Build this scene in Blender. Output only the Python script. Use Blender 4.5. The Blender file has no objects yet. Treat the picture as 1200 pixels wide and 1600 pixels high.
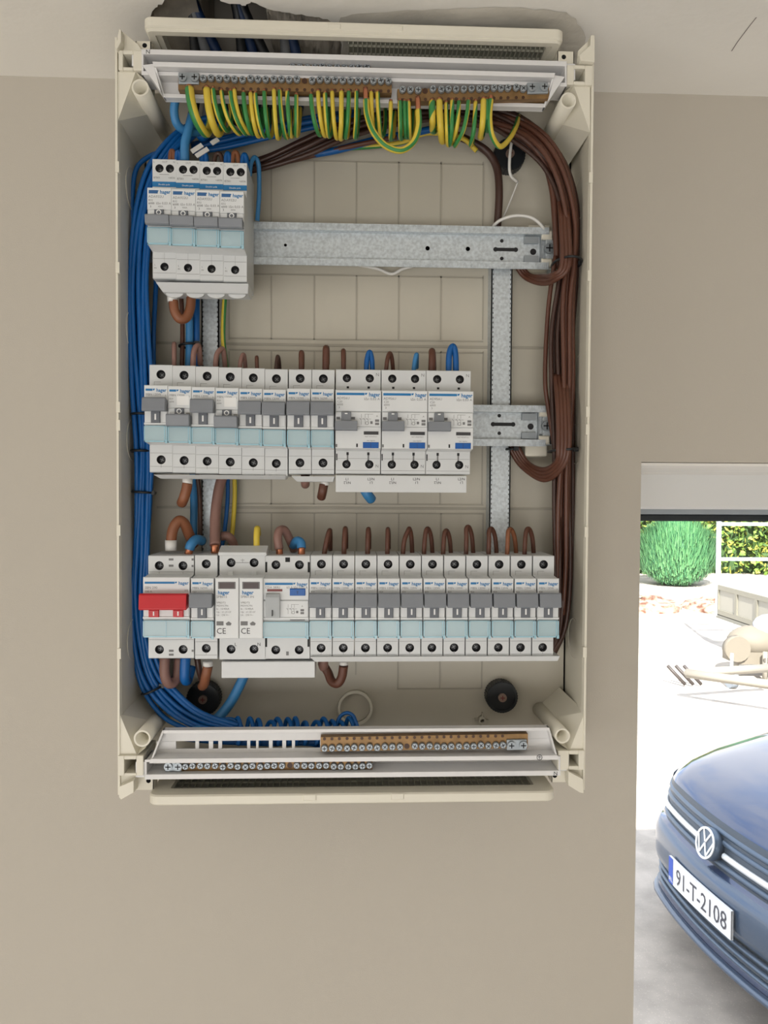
import bpy, math, random
from mathutils import Vector, Matrix
random.seed(7)
C = bpy.context.scene.collection
SC = bpy.context.scene

# ------------------------------------------------------------------ camera, light, exposure
CAM = Vector((0.0, -0.69, 2.05))
YAW, PITCH, ROLL, F = math.radians(2.35), math.radians(1.55), math.radians(0.32), 1200.0
_d = Vector((math.sin(YAW) * math.cos(PITCH), math.cos(YAW) * math.cos(PITCH), -math.sin(PITCH)))
_r = Vector((math.cos(YAW), -math.sin(YAW), 0))
_u = _r.cross(_d)
_r2 = _r * math.cos(ROLL) + _u * math.sin(ROLL)
_u2 = -_r * math.sin(ROLL) + _u * math.cos(ROLL)
cam_d = bpy.data.cameras.new('camera'); cam = bpy.data.objects.new('camera', cam_d); C.objects.link(cam)
M3 = Matrix((_r2, _u2, -_d)).transposed()
cam.matrix_world = Matrix.Translation(CAM) @ M3.to_4x4()
cam_d.sensor_fit = 'VERTICAL'; cam_d.sensor_height = 36.0; cam_d.lens = F * 36.0 / 1600.0
cam_d.clip_start = 0.02; cam_d.clip_end = 300
SC.camera = cam
SC.view_settings.view_transform = 'Standard'; SC.view_settings.look = 'None'
SC.view_settings.gamma = 1.0; SC.view_settings.use_curve_mapping = False
SC.view_settings.exposure = 0.0
SC.render.film_transparent = False
SC.cycles.max_bounces = 8; SC.cycles.transparent_max_bounces = 12; SC.cycles.use_denoising = True

def srgb(r, g, b):
    f = lambda c: (c / 255) / 12.92 if c / 255 <= 0.04045 else ((c / 255 + 0.055) / 1.055) ** 2.4
    return (f(r), f(g), f(b), 1.0)

world = bpy.data.worlds.new('sky'); SC.world = world; world.use_nodes = True
wn = world.node_tree; wn.nodes.clear()
wo = wn.nodes.new('ShaderNodeOutputWorld'); wb = wn.nodes.new('ShaderNodeBackground')
tc = wn.nodes.new('ShaderNodeTexCoord'); mp = wn.nodes.new('ShaderNodeMapping'); mp.inputs['Scale'].default_value = (1, 1, 2.2)
nz = wn.nodes.new('ShaderNodeTexNoise'); nz.inputs['Scale'].default_value = 2.4; nz.inputs['Detail'].default_value = 6
rp = wn.nodes.new('ShaderNodeValToRGB')
rp.color_ramp.elements[0].position = 0.36; rp.color_ramp.elements[0].color = (0.42, 0.60, 0.92, 1)
rp.color_ramp.elements[1].position = 0.54; rp.color_ramp.elements[1].color = (1.0, 1.0, 1.0, 1)
wn.links.new(tc.outputs['Generated'], mp.inputs['Vector']); wn.links.new(mp.outputs['Vector'], nz.inputs['Vector'])
wn.links.new(nz.outputs['Fac'], rp.inputs['Fac']); wn.links.new(rp.outputs['Color'], wb.inputs['Color'])
wb.inputs['Strength'].default_value = 2.5
wn.links.new(wb.outputs['Background'], wo.inputs['Surface'])

sun_d = bpy.data.lights.new('sun', 'SUN'); sun = bpy.data.objects.new('sun', sun_d); C.objects.link(sun)
sun_d.energy = 15.0; sun_d.angle = math.radians(0.6); sun_d.color = (1.0, 0.95, 0.87)
sun.rotation_euler = (math.radians(49), 0, math.radians(-12))
sun.location = (0, -6, 12)

def area(name, loc, rot, sx, sy, e, col):
    l = bpy.data.lights.new(name, 'AREA'); l.shape = 'RECTANGLE'; l.size = sx; l.size_y = sy; l.energy = e; l.color = col
    o = bpy.data.objects.new(name, l); C.objects.link(o); o.location = loc; o.rotation_euler = rot
    return o
area('rear_fill_light', (-0.5, -3.38, 1.05), (math.radians(106), 0, 0), 2.2, 1.6, 50, (1.0, 0.98, 0.96))  # added fill light behind the viewer, in front of a closed wall
area('side_fill_light', (-2.08, -1.7, 1.45), (math.radians(90), 0, math.radians(-90)), 1.4, 1.3, 13, (1.0, 0.99, 0.98))  # added fill light at the left wall, which has no opening

# ------------------------------------------------------------------ helpers
def ray(px, py):
    return M3 @ Vector(((px - 600) / F, -(py - 800) / F, -1.0))
def P(px, py, Y):            # a point of the plane y = Y
    v = ray(px, py); return CAM + v * ((Y - CAM.y) / v.y)
def PZ(px, py, z):           # a point of the horizontal plane z
    v = ray(px, py); return CAM + v * ((z - CAM.z) / v.z)
def R(rpx, Y):
    return rpx * (Y - CAM.y) / F

class MB:
    def __init__(s): s.v = []; s.f = []; s.m = []; s.s = []
    def add(s, vs, fs, m=0, smooth=False):
        n = len(s.v); s.v += [Vector(v) for v in vs]
        for f in fs: s.f.append([n + i for i in f]); s.m.append(m); s.s.append(smooth)
        return s
    def box(s, x0, x1, y0, y1, z0, z1, m=0):
        if x0 > x1: x0, x1 = x1, x0
        if y0 > y1: y0, y1 = y1, y0
        if z0 > z1: z0, z1 = z1, z0
        vs = [(x, y, z) for z in (z0, z1) for y in (y0, y1) for x in (x0, x1)]
        return s.add(vs, [(0, 2, 3, 1), (4, 5, 7, 6), (0, 1, 5, 4), (2, 6, 7, 3), (0, 4, 6, 2), (1, 3, 7, 5)], m)
    def rbox(s, x0, x1, y0, y1, z0, z1, b=0.0006, m=0):   # box with chamfered front (-y) edges
        if x0 > x1: x0, x1 = x1, x0
        if y0 > y1: y0, y1 = y1, y0
        if z0 > z1: z0, z1 = z1, z0
        vs = []
        for (y, k) in ((y1, 0), (y0 + b, 0), (y0, b)):
            vs += [(x0 + k, y, z0 + k), (x1 - k, y, z0 + k), (x1 - k, y, z1 - k), (x0 + k, y, z1 - k)]
        fs = [(3, 2, 1, 0), (8, 9, 10, 11)]
        for l in (0, 4):
            for i in range(4): fs.append((l + i, l + (i + 1) % 4, l + 4 + (i + 1) % 4, l + 4 + i))
        return s.add(vs, fs, m)
    def prism(s, poly, a0, a1, axis='y', m=0, smooth=False):
        """poly of 2-d points; axis y: (x,z); axis x: (y,z); axis z: (x,y)"""
        ar = sum(poly[i][0] * poly[(i + 1) % len(poly)][1] - poly[(i + 1) % len(poly)][0] * poly[i][1] for i in range(len(poly)))
        if ar < 0: poly = poly[::-1]
        if a0 > a1: a0, a1 = a1, a0
        n = len(poly)
        def mk(p, a):
            return (p[0], a, p[1]) if axis == 'y' else (a, p[0], p[1]) if axis == 'x' else (p[0], p[1], a)
        vs = [mk(p, a0) for p in poly] + [mk(p, a1) for p in poly]
        flip = axis != 'y'
        c0 = list(range(n)); c1 = list(range(2 * n - 1, n - 1, -1))
        if flip: c0, c1 = c0[::-1], c1[::-1]
        s.add(vs, [c0, c1], m)
        k = len(s.v) - 2 * n
        for i in range(n):
            j = (i + 1) % n
            f = [k + j, k + i, k + n + i, k + n + j]
            if flip: f = f[::-1]
            s.f.append(f); s.m.append(m); s.s.append(smooth)
        return s
    def cyl(s, c, r, axis, length, n=20, m=0, r2=None, caps=True, smooth=True):
        c = Vector(c); a = Vector(axis).normalized(); r2 = r if r2 is None else r2
        u = a.orthogonal().normalized(); w = a.cross(u)
        vs = []
        for (q, rr) in ((c, r), (c + a * length, r2)):
            for i in range(n):
                t = 2 * math.pi * i / n; vs.append(q + (u * math.cos(t) + w * math.sin(t)) * rr)
        k = len(s.v); s.v += vs
        for i in range(n):
            j = (i + 1) % n; s.f.append([k + i, k + j, k + n + j, k + n + i]); s.m.append(m); s.s.append(smooth)
        if caps:
            s.f.append([k + i for i in range(n)][::-1]); s.m.append(m); s.s.append(False)
            s.f.append([k + n + i for i in range(n)]); s.m.append(m); s.s.append(False)
        return s
    def pipe(s, c, ro, ri, axis, length, n=24, m=0):      # hollow tube open at both ends
        c = Vector(c); a = Vector(axis).normalized(); u = a.orthogonal().normalized(); w = a.cross(u)
        k = len(s.v)
        for (q, rr) in ((c, ro), (c + a * length, ro), (c + a * length, ri), (c, ri)):
            for i in range(n):
                t = 2 * math.pi * i / n; s.v.append(q + (u * math.cos(t) + w * math.sin(t)) * rr)
        for l in range(4):
            l2 = (l + 1) % 4
            for i in range(n):
                j = (i + 1) % n; s.f.append([k + l * n + i, k + l * n + j, k + l2 * n + j, k + l2 * n + i]); s.m.append(m); s.s.append(l % 2 == 0)
        return s
    def sphere(s, c, r, n=12, sc=(1, 1, 1), m=0):
        c = Vector(c); vs = []; fs = []
        for i in range(n // 2 + 1):
            ph = math.pi * i / (n // 2)
            for j in range(n):
                t = 2 * math.pi * j / n
                vs.append(c + Vector((r * sc[0] * math.sin(ph) * math.cos(t), r * sc[1] * math.sin(ph) * math.sin(t), r * sc[2] * math.cos(ph))))
        for i in range(n // 2):
            for j in range(n):
                j2 = (j + 1) % n; fs.append((i * n + j, (i + 1) * n + j, (i + 1) * n + j2, i * n + j2))
        return s.add(vs, fs, m, True)
    def tube(s, pts, r, n=10, sub=7, stripes=None, twist=0.0, phase=0.0, m=0, ends=True):
        """smooth tube through pts; stripes: number of facets of material 1 among n, twist in turns"""
        pts = [Vector(p) for p in pts]
        q = []
        if len(pts) == 2: q = [pts[0].lerp(pts[1], i / sub) for i in range(sub + 1)]
        else:
            e = [pts[0] * 2 - pts[1]] + pts + [pts[-1] * 2 - pts[-2]]
            for i in range(1, len(e) - 2):
                for k in range(sub):
                    t = k / sub; a, b, c, d = e[i - 1], e[i], e[i + 1], e[i + 2]
                    q.append(0.5 * ((2 * b) + (c - a) * t + (2 * a - 5 * b + 4 * c - d) * t * t + (3 * b - a - 3 * c + d) * t ** 3))
            q.append(pts[-1])
        k0 = len(s.v); u = None; N = len(q)
        for i, p in enumerate(q):
            tg = (q[min(i + 1, N - 1)] - q[max(i - 1, 0)]).normalized()
            if u is None:
                u = tg.cross(Vector((0, 1, 0)))
                if u.length < 0.05: u = tg.orthogonal()
                u.normalize()
            u = (u - tg * u.dot(tg)).normalized(); w = tg.cross(u)
            for j in range(n):
                t = 2 * math.pi * (j / n + phase + twist * i / N)
                s.v.append(p + (u * math.cos(t) + w * math.sin(t)) * r)
        for i in range(N - 1):
            for j in range(n):
                j2 = (j + 1) % n
                s.f.append([k0 + i * n + j, k0 + i * n + j2, k0 + (i + 1) * n + j2, k0 + (i + 1) * n + j])
                s.m.append(1 if (stripes and stripes(j)) else m); s.s.append(True)
        if ends:
            s.f.append([k0 + j for j in range(n)][::-1]); s.m.append(m); s.s.append(False)
            s.f.append([k0 + (N - 1) * n + j for j in range(n)]); s.m.append(m); s.s.append(False)
        return s
    def cellhole(s, x0, x1, z0, z1, y, cx, cz, r, depth, n=20, m=0, mh=1):
        """front-facing (-y) rectangle with a round blind hole"""
        k = len(s.v); ring = []; outer = []
        for i in range(n):
            t = 2 * math.pi * (i + 0.5) / n; dx, dz = math.cos(t), math.sin(t)
            ring.append((cx + r * dx, y, cz + r * dz))
            ts = []
            if dx > 1e-9: ts.append((x1 - cx) / dx)
            if dx < -1e-9: ts.append((x0 - cx) / dx)
            if dz > 1e-9: ts.append((z1 - cz) / dz)
            if dz < -1e-9: ts.append((z0 - cz) / dz)
            q = min(ts); outer.append([cx + q * dx, y, cz + q * dz])
        for (X, Z) in ((x0, z0), (x1, z0), (x1, z1), (x0, z1)):
            b = min(range(n), key=lambda i: (outer[i][0] - X) ** 2 + (outer[i][2] - Z) ** 2); outer[b] = [X, y, Z]
        s.v += [Vector(p) for p in ring] + [Vector(p) for p in outer] + [Vector((p[0], y + depth, p[2])) for p in ring]
        for i in range(n):
            j = (i + 1) % n
            s.f.append([k + i, k + n + i, k + n + j, k + j]); s.m.append(m); s.s.append(False)
            s.f.append([k + 2 * n + i, k + i, k + j, k + 2 * n + j]); s.m.append(mh); s.s.append(True)
        s.f.append([k + 2 * n + i for i in range(n)]); s.m.append(mh); s.s.append(False)
        return s
    def text(s, txt, size, x, y, z, m=0, align='LEFT', bold=0.0, flip=False, shear=0.0, sx=1.0):
        vs, fs = glyphs(txt, size, align, bold, shear)
        sg = -1 if flip else 1
        return s.add([(x + sg * v[0] * sx, y, z + sg * v[1]) for v in vs], fs, m)
    def build(s, name, mats, parent=None, world=False, center=False, bevel=0.0):
        me = bpy.data.meshes.new(name)
        off = Vector((0, 0, 0))
        if world and parent is not None:
            p = parent
            while p is not None: off += p.location; p = p.parent
        if center:
            lo = Vector((min(v[i] for v in s.v) for i in range(3))); hi = Vector((max(v[i] for v in s.v) for i in range(3)))
            off = (lo + hi) / 2
        me.from_pydata([tuple(v - off) for v in s.v], [], s.f)
        if not isinstance(mats, (list, tuple)): mats = [mats]
        for m in mats: me.materials.append(m)
        for i, p in enumerate(me.polygons): p.material_index = min(s.m[i], len(mats) - 1); p.use_smooth = s.s[i]
        me.update()
        o = bpy.data.objects.new(name, me); C.objects.link(o)
        if center: o.location = off
        if parent is not None: o.parent = parent
        if bevel:
            b = o.modifiers.new('bevel', 'BEVEL'); b.width = bevel; b.segments = 2; b.limit_method = 'ANGLE'; b.angle_limit = math.radians(40)
        return o

_gl = {}
def glyphs(txt, size, align='LEFT', bold=0.0, shear=0.0):
    k = (txt, align, bold, shear)
    if k not in _gl:
        cu = bpy.data.curves.new('t', 'FONT'); cu.body = txt; cu.size = 1.0; cu.align_x = align; cu.offset = bold; cu.shear = shear; cu.resolution_u = 2
        o = bpy.data.objects.new('t', cu); C.objects.link(o)
        bpy.context.view_layer.update()
        me = bpy.data.meshes.new_from_object(o.evaluated_get(bpy.context.evaluated_depsgraph_get()))
        _gl[k] = ([tuple(v.co) for v in me.vertices], [list(p.vertices) for p in me.polygons])
        bpy.data.objects.remove(o); bpy.data.curves.remove(cu); bpy.data.meshes.remove(me)
    vs, fs = _gl[k]
    return [(v[0] * size, v[1] * size) for v in vs], fs

def tag(o, label, cat, group=None, kind=None):
    if label: o['label'] = label
    if cat: o['category'] = cat
    if group: o['group'] = group
    if kind: o['kind'] = kind
    return o
def struct(o): o['kind'] = 'structure'; return o
def empty(name, loc, label, cat, group=None):
    o = bpy.data.objects.new(name, None); C.objects.link(o); o.location = loc; o.empty_display_size = 0.02
    return tag(o, label, cat, group)
def copy_tree(o, parent=None):
    c = o.copy(); C.objects.link(c); c.parent = parent
    for ch in list(o.children): copy_tree(ch, c)
    return c
ORD = ['first', 'second', 'third', 'fourth', 'fifth', 'sixth', 'seventh', 'eighth', 'ninth', 'tenth', 'eleventh', 'twelfth', 'thirteenth', 'fourteenth', 'fifteenth', 'sixteenth', 'seventeenth', 'eighteenth', 'nineteenth', 'twentieth']

# ------------------------------------------------------------------ materials
def mat(name, col, rough=0.5, metal=0.0, var=0.0, vscale=20.0, bump=0.0, bscale=200.0, alpha=1.0, spec=0.5, coat=0.0, col2=None, detail=4):
    m = bpy.data.materials.new(name); m.use_nodes = True; nt = m.node_tree; b = nt.nodes['Principled BSDF']
    b.inputs['Base Color'].default_value = col; b.inputs['Roughness'].default_value = rough; b.inputs['Metallic'].default_value = metal
    b.inputs['Specular IOR Level'].default_value = spec; b.inputs['Coat Weight'].default_value = coat; b.inputs['Alpha'].default_value = alpha
    t = nt.nodes.new('ShaderNodeTexCoord')
    if var or col2:
        n = nt.nodes.new('ShaderNodeTexNoise'); n.inputs['Scale'].default_value = vscale; n.inputs['Detail'].default_value = detail
        nt.links.new(t.outputs['Object'], n.inputs['Vector'])
        r = nt.nodes.new('ShaderNodeValToRGB'); r.color_ramp.elements[0].position = 0.35; r.color_ramp.elements[1].position = 0.65
        r.color_ramp.elements[0].color = tuple(c * (1 - var) for c in col[:3]) + (1,)
        r.color_ramp.elements[1].color = col2 or (tuple(min(1, c * (1 + var)) for c in col[:3]) + (1,))
        nt.links.new(n.outputs['Fac'], r.inputs['Fac']); nt.links.new(r.outputs['Color'], b.inputs['Base Color'])
    if bump:
        n = nt.nodes.new('ShaderNodeTexNoise'); n.inputs['Scale'].default_value = bscale; n.inputs['Detail'].default_value = 3
        nt.links.new(t.outputs['Object'], n.inputs['Vector'])
        bp = nt.nodes.new('ShaderNodeBump'); bp.inputs['Strength'].default_value = bump; bp.inputs['Distance'].default_value = 0.001
        nt.links.new(n.outputs['Fac'], bp.inputs['Height']); nt.links.new(bp.outputs['Normal'], b.inputs['Normal'])
    return m
M = {}
M['wall'] = mat('greige_wall_paint', srgb(192, 185, 173), 0.75, var=0.025, vscale=1.4, bump=0.12, bscale=900)
M['ceiling'] = mat('white_ceiling_paint', srgb(242, 239, 232), 0.8, var=0.03, vscale=6, bump=0.25, bscale=120)
M['plaster'] = mat('broken_plaster', srgb(178, 170, 158), 0.95, var=0.22, vscale=30, bump=1.0, bscale=90)
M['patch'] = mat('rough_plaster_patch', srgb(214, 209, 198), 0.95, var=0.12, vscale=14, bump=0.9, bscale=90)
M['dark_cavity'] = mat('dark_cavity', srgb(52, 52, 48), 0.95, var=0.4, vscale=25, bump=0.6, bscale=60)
M['floor'] = mat('floor_boards', srgb(214, 208, 200), 0.5, var=0.06, vscale=3)
M['cream'] = mat('cream_plastic', srgb(226, 221, 205), 0.42, var=0.012, vscale=30)
M['cream_back'] = mat('cream_plastic_back', srgb(196, 190, 175), 0.5, var=0.03, vscale=9)
M['groove'] = mat('panel_ridge', srgb(172, 166, 152), 0.5)
M['tray'] = mat('white_plastic_tray', srgb(224, 223, 222), 0.4, var=0.02, vscale=40)
M['dev'] = mat('white_device_plastic', srgb(212, 214, 214), 0.38, var=0.008, vscale=60)
M['dev_nose'] = mat('white_device_front', srgb(221, 223, 223), 0.35)
M['hole'] = mat('black_hole_shade_and_print', srgb(28, 28, 30), 0.7)  # near-black paints in the shade inside holes; also serves as dark print
M['toggle'] = mat('grey_lever', srgb(128, 132, 138), 0.42, var=0.02, vscale=80)
M['toggle_dk'] = mat('grey_lever_stem', srgb(104, 108, 115), 0.45)
M['red'] = mat('red_lever', srgb(196, 32, 42), 0.35, var=0.02, vscale=80)
M['white'] = mat('white_print', srgb(240, 240, 238), 0.5)
M['ink'] = mat('grey_print', srgb(120, 120, 120), 0.6)
M['inkdk'] = mat('dark_print', srgb(60, 60, 62), 0.6)
M['logo'] = mat('blue_print', srgb(20, 114, 172), 0.5)
M['bluebtn'] = mat('blue_button', srgb(10, 88, 166), 0.35)
M['pad'] = mat('dark_indicator', srgb(75, 62, 62), 0.4)
M['maroon'] = mat('maroon_indicator', srgb(120, 50, 45), 0.4)
M['blue'] = mat('blue_pvc', srgb(4, 90, 160), 0.42, var=0.06, vscale=40)
M['ltblue'] = mat('pale_blue_pvc', srgb(56, 124, 176), 0.45, var=0.06, vscale=40)
M['brown'] = mat('brown_pvc', srgb(92, 56, 42), 0.42, var=0.08, vscale=40)
M['brown2'] = mat('dark_brown_pvc', srgb(66, 43, 35), 0.42, var=0.08, vscale=40)
M['orange'] = mat('tan_brown_pvc', srgb(132, 82, 54), 0.45, var=0.06, vscale=40)
M['mauve'] = mat('mauve_brown_pvc', srgb(138, 104, 94), 0.5, var=0.06, vscale=40)
M['green'] = mat('green_pvc', srgb(56, 134, 70), 0.42)
M['yellow'] = mat('yellow_pvc', srgb(216, 190, 66), 0.42)
M['whitepvc'] = mat('white_pvc', srgb(222, 220, 215), 0.4)
M['greypvc'] = mat('grey_pvc', srgb(110, 112, 115), 0.5)
M['black'] = mat('black_plastic', srgb(26, 29, 33), 0.45, bump=0.1)
M['copper'] = mat('copper', srgb(206, 136, 104), 0.28, 0.9)
M['darkblue'] = mat('dark_blue_pvc', srgb(14, 44, 84), 0.5)
M['brass'] = mat('brass', srgb(136, 106, 68), 0.45, 0.5, var=0.15, vscale=120)
M['zinc'] = mat('zinc_screw', srgb(158, 165, 170), 0.45, 0.6)
M['steel_dk'] = mat('dark_screw', srgb(50, 50, 52), 0.45, 0.7)
M['galv'] = mat('galvanised_steel', srgb(200, 207, 211), 0.45, 0.45, var=0.14, vscale=420, bump=0.15, bscale=300)
M['upvc'] = mat('white_upvc', srgb(236, 236, 234), 0.35)
M['upvc_grey'] = mat('grey_seal_strip', srgb(165, 172, 178), 0.4)
M['gasket'] = mat('black_gasket', srgb(38, 44, 48), 0.6)
# translucent pale blue label cover
m = bpy.data.materials.new('pale_blue_label_cover'); m.use_nodes = True; nt = m.node_tree
b = nt.nodes['Principled BSDF']; b.inputs['Base Color'].default_value = srgb(208, 230, 236); b.inputs['Roughness'].default_value = 0.2
tr = nt.nodes.new('ShaderNodeBsdfTransparent'); tr.inputs['Color'].default_value = srgb(246, 252, 253); mx = nt.nodes.new('ShaderNodeMixShader'); mx.inputs[0].default_value = 0.55
nt.links.new(tr.outputs[0], mx.inputs[1]); nt.links.new(b.outputs[0], mx.inputs[2]); nt.links.new(mx.outputs[0], nt.nodes['Material Output'].inputs['Surface'])
M['cover'] = m
M['cover_edge'] = mat('blue_cover_edge', srgb(160, 200, 214), 0.25)
m = bpy.data.materials.new('clear_glass'); m.use_nodes = True; nt = m.node_tree
g = nt.nodes.new('ShaderNodeBsdfGlossy'); g.inputs['Roughness'].default_value = 0.0
tr = nt.nodes.new('ShaderNodeBsdfTransparent'); mx = nt.nodes.new('ShaderNodeMixShader'); mx.inputs[0].default_value = 0.04
nt.links.new(tr.outputs[0], mx.inputs[1]); nt.links.new(g.outputs[0], mx.inputs[2]); nt.links.new(mx.outputs[0], nt.nodes['Material Output'].inputs['Surface'])
M['glass'] = m

# ------------------------------------------------------------------ depths (y) of the board
YW = 0.0; YB = -0.030; YRAIL = -0.055; YSH = -0.097; YN = -0.111; YRIM = -0.105
ZC = (P(60, 120, 0).z + P(1060, 147, 0).z) / 2          # ceiling height
ZG = CAM.z - 2.35                                        # yard level
# ------------------------------------------------------------------ room
XO = P(998, 1000, 0).x; ZO = P(1080, 722.5, 0).z; XR = 3.9; WT = 0.40
w = MB(); w.box(-2.1, XO, 0, WT, -0.02, 2.75); w.box(XO, XR, 0, WT, ZO, 2.75); w.box(XR, 4.2, 0, WT, ZG, 2.75)
w.box(-2.1, XO, 0.001, WT, ZG, -0.02)
struct(w.build('wall_back', M['wall']))
struct(MB().box(-2.2, -2.1, -3.5, WT, 0, ZC + 0.14).build('wall_left', M['wall']))
struct(MB().box(4.2, 4.3, -3.5, WT, 0, ZC + 0.14).build('wall_right', M['wall']))
struct(MB().box(-2.2, 4.3, -3.6, -3.5, 0, ZC + 0.14).build('wall_front', M['wall']))
struct(MB().box(-2.2, 4.3, -3.6, WT, -0.1, 0).build('floor', M['floor']))
# unseen window frame added with the rear fill light; the wall behind is closed
w = MB()
for (a, b_, c, d_) in ((-1.65, 0.65, 0.66, 0.72), (-1.65, 0.65, 2.18, 2.24), (-1.65, -1.59, 0.72, 2.18), (0.59, 0.65, 0.72, 2.18), (-0.53, -0.47, 0.72, 2.18)):
    w.box(a, b_, -3.5, -3.40, c, d_)
struct(w.build('added_window_frame', M['upvc']))
# ceiling with a broken hole round the top of the board
hp = [(240, 75), (232, 40), (243, 12), (255, 4), (262, -10), (290, -22), (330, -18), (345, 2), (362, 6), (384, 9), (392, 3), (418, 14), (452, 20), (488, 26),
      (512, 30), (528, 42), (534, 70), (530, 110)]
hole = [PZ(px, py, ZC) for px, py in hp]
hole = [Vector((p.x, min(p.y, -0.004), ZC)) for p in hole]
hole[0].y = -0.004; hole[-1].y = -0.004
import bmesh
def jag(pts, amp, n=4):
    out = []
    for i, p in enumerate(pts):
        q = pts[(i + 1) % len(pts)]; out.append(p)
        if i < len(pts) - 1:
            for k in range(1, n):
                r = p.lerp(q, k / n) + Vector((random.uniform(-amp, amp), random.uniform(-amp, amp), 0)); r.y = min(r.y, -0.004); out.append(r)
    return out
hole = jag(hole, 0.0011)
bm = bmesh.new()
def loop(pts):
    vs = [bm.verts.new(p) for p in pts]
    for i in range(len(vs)): bm.edges.new((vs[i], vs[(i + 1) % len(vs)]))
loop([Vector((-2.1, -3.5, ZC)), Vector((4.2, -3.5, ZC)), Vector((4.2, 0.0, ZC)), Vector((-2.1, 0.0, ZC))]); loop(hole)
bmesh.ops.triangle_fill(bm, edges=bm.edges[:], use_beauty=True)
ext = bmesh.ops.extrude_face_region(bm, geom=bm.faces[:])
bmesh.ops.translate(bm, verts=[e for e in ext['geom'] if isinstance(e, bmesh.types.BMVert)], vec=(0, 0, 0.004))
bmesh.ops.recalc_face_normals(bm, faces=bm.faces[:])
me = bpy.data.meshes.new('ceiling'); bm.to_mesh(me); bm.free(); me.materials.append(M['ceiling']); me.materials.append(M['plaster'])
for p in me.polygons:
    if abs(p.normal.z) < 0.5 and p.center.y > -0.6 and abs(p.center.x) < 0.5: p.material_index = 1
co = bpy.data.objects.new('ceiling', me); C.objects.link(co); struct(co)
# closed cavity above the hole, rough render above its right half, and the roof over the room
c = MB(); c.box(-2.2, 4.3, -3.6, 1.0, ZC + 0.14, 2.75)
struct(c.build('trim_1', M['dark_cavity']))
xa, xb = P(418, 20, -0.08).x, P(540, 20, -0.08).x
xl = P(225, 20, -0.08).x
def rough(name, x0, x1, y0, y1, zf, mt, nx=60, ny=14, amp=0.003):
    r = MB(); vs = []; fs = []
    for j in range(ny + 1):
        for i in range(nx + 1):
            x = x0 + (x1 - x0) * i / nx; y = y0 + (y1 - y0) * j / ny
            vs.append((x, y, zf(x, y) + random.uniform(-amp, amp)))
    for j in range(ny):
        for i in range(nx):
            a = j * (nx + 1) + i; fs.append((a, a + nx + 1, a + nx + 2, a + 1))
    vb = [(v[0], v[1], ZC + 0.14) for v in vs]
    r.add(vs, fs, 0, True)
    r.box(x0, x1, y0, y1, ZC + 0.03, ZC + 0.139)
    return r.build(name, mt)
struct(rough('trim_2', xa, xb + 0.02, -0.14, -0.002, lambda x, y: ZC + 0.007 + 0.002 * math.sin(x * 60), M['plaster']))
struct(rough('trim_3', xl - 0.03, xl + 0.040, -0.16, -0.002, lambda x, y: ZC + 0.004 + 0.35 * max(0, x - xl), M['plaster'], 12, 14))
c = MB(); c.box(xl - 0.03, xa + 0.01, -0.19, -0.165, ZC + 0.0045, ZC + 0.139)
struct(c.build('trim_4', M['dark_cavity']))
# rough plaster patch on the ceiling beside the hole
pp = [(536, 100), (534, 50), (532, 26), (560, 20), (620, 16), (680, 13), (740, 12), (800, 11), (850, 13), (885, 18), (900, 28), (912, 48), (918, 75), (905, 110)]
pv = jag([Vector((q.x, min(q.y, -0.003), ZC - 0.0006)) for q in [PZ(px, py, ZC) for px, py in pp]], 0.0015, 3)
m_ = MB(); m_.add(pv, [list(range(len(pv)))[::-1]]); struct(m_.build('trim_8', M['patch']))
# hairline crack in the ceiling paint
cr = [PZ(px, py, ZC - 0.0002) for px, py in ((1182, 27), (1170, 42), (1158, 58), (1152, 66), (1143, 80))]
ck = MB()
for a, b2 in zip(cr, cr[1:]):
    n = Vector((-(b2 - a).y, (b2 - a).x, 0)).normalized() * 0.0004
    ck.add([a - n, a + n, b2 + n, b2 - n], [(0, 1, 2, 3)])
struct(ck.build('trim_5', mat('crack_line', srgb(140, 132, 128), 0.9)))
# ------------------------------------------------------------------ tall window: head frame, seal, glass
YF = 0.335
zf = lambda py: P(1080, py, YF).z
f = MB(); f.rbox(XO - 0.05, XR, YF, YF + 0.06, zf(796), ZO + 0.05, 0.003)
f.box(XR - 0.06, XR, YF, YF + 0.06, ZG + 0.3, zf(796)); f.box(XO - 0.05, XO + 0.02, YF + 0.01, YF + 0.06, ZG + 0.3, zf(796)); f.box(XO - 0.05, XR, YF, YF + 0.06, ZG + 0.3, ZG + 0.38)
win = struct(f.build('window_1', M['upvc']))
f = MB(); f.rbox(XO + 0.02, XR - 0.06, YF + 0.006, YF + 0.05, zf(804), zf(795.5), 0.001)
f.build('seal_strip', M['upvc_grey'], win)
f = MB(); f.rbox(XO + 0.02, XR - 0.06, YF + 0.012, YF + 0.05, zf(815), zf(803.5), 0.002)
f.build('gasket', M['gasket'], win)
f = MB(); f.box(XO + 0.02, XR - 0.06, YF + 0.028, YF + 0.032, ZG + 0.38, zf(804))
f.build('window_pane', M['glass'], win)

struct(MB().box(XO + 0.001, XR, 0.004, YF, ZO - 0.003, ZO - 0.0005).build('trim_7', M['ceiling']))
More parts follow.
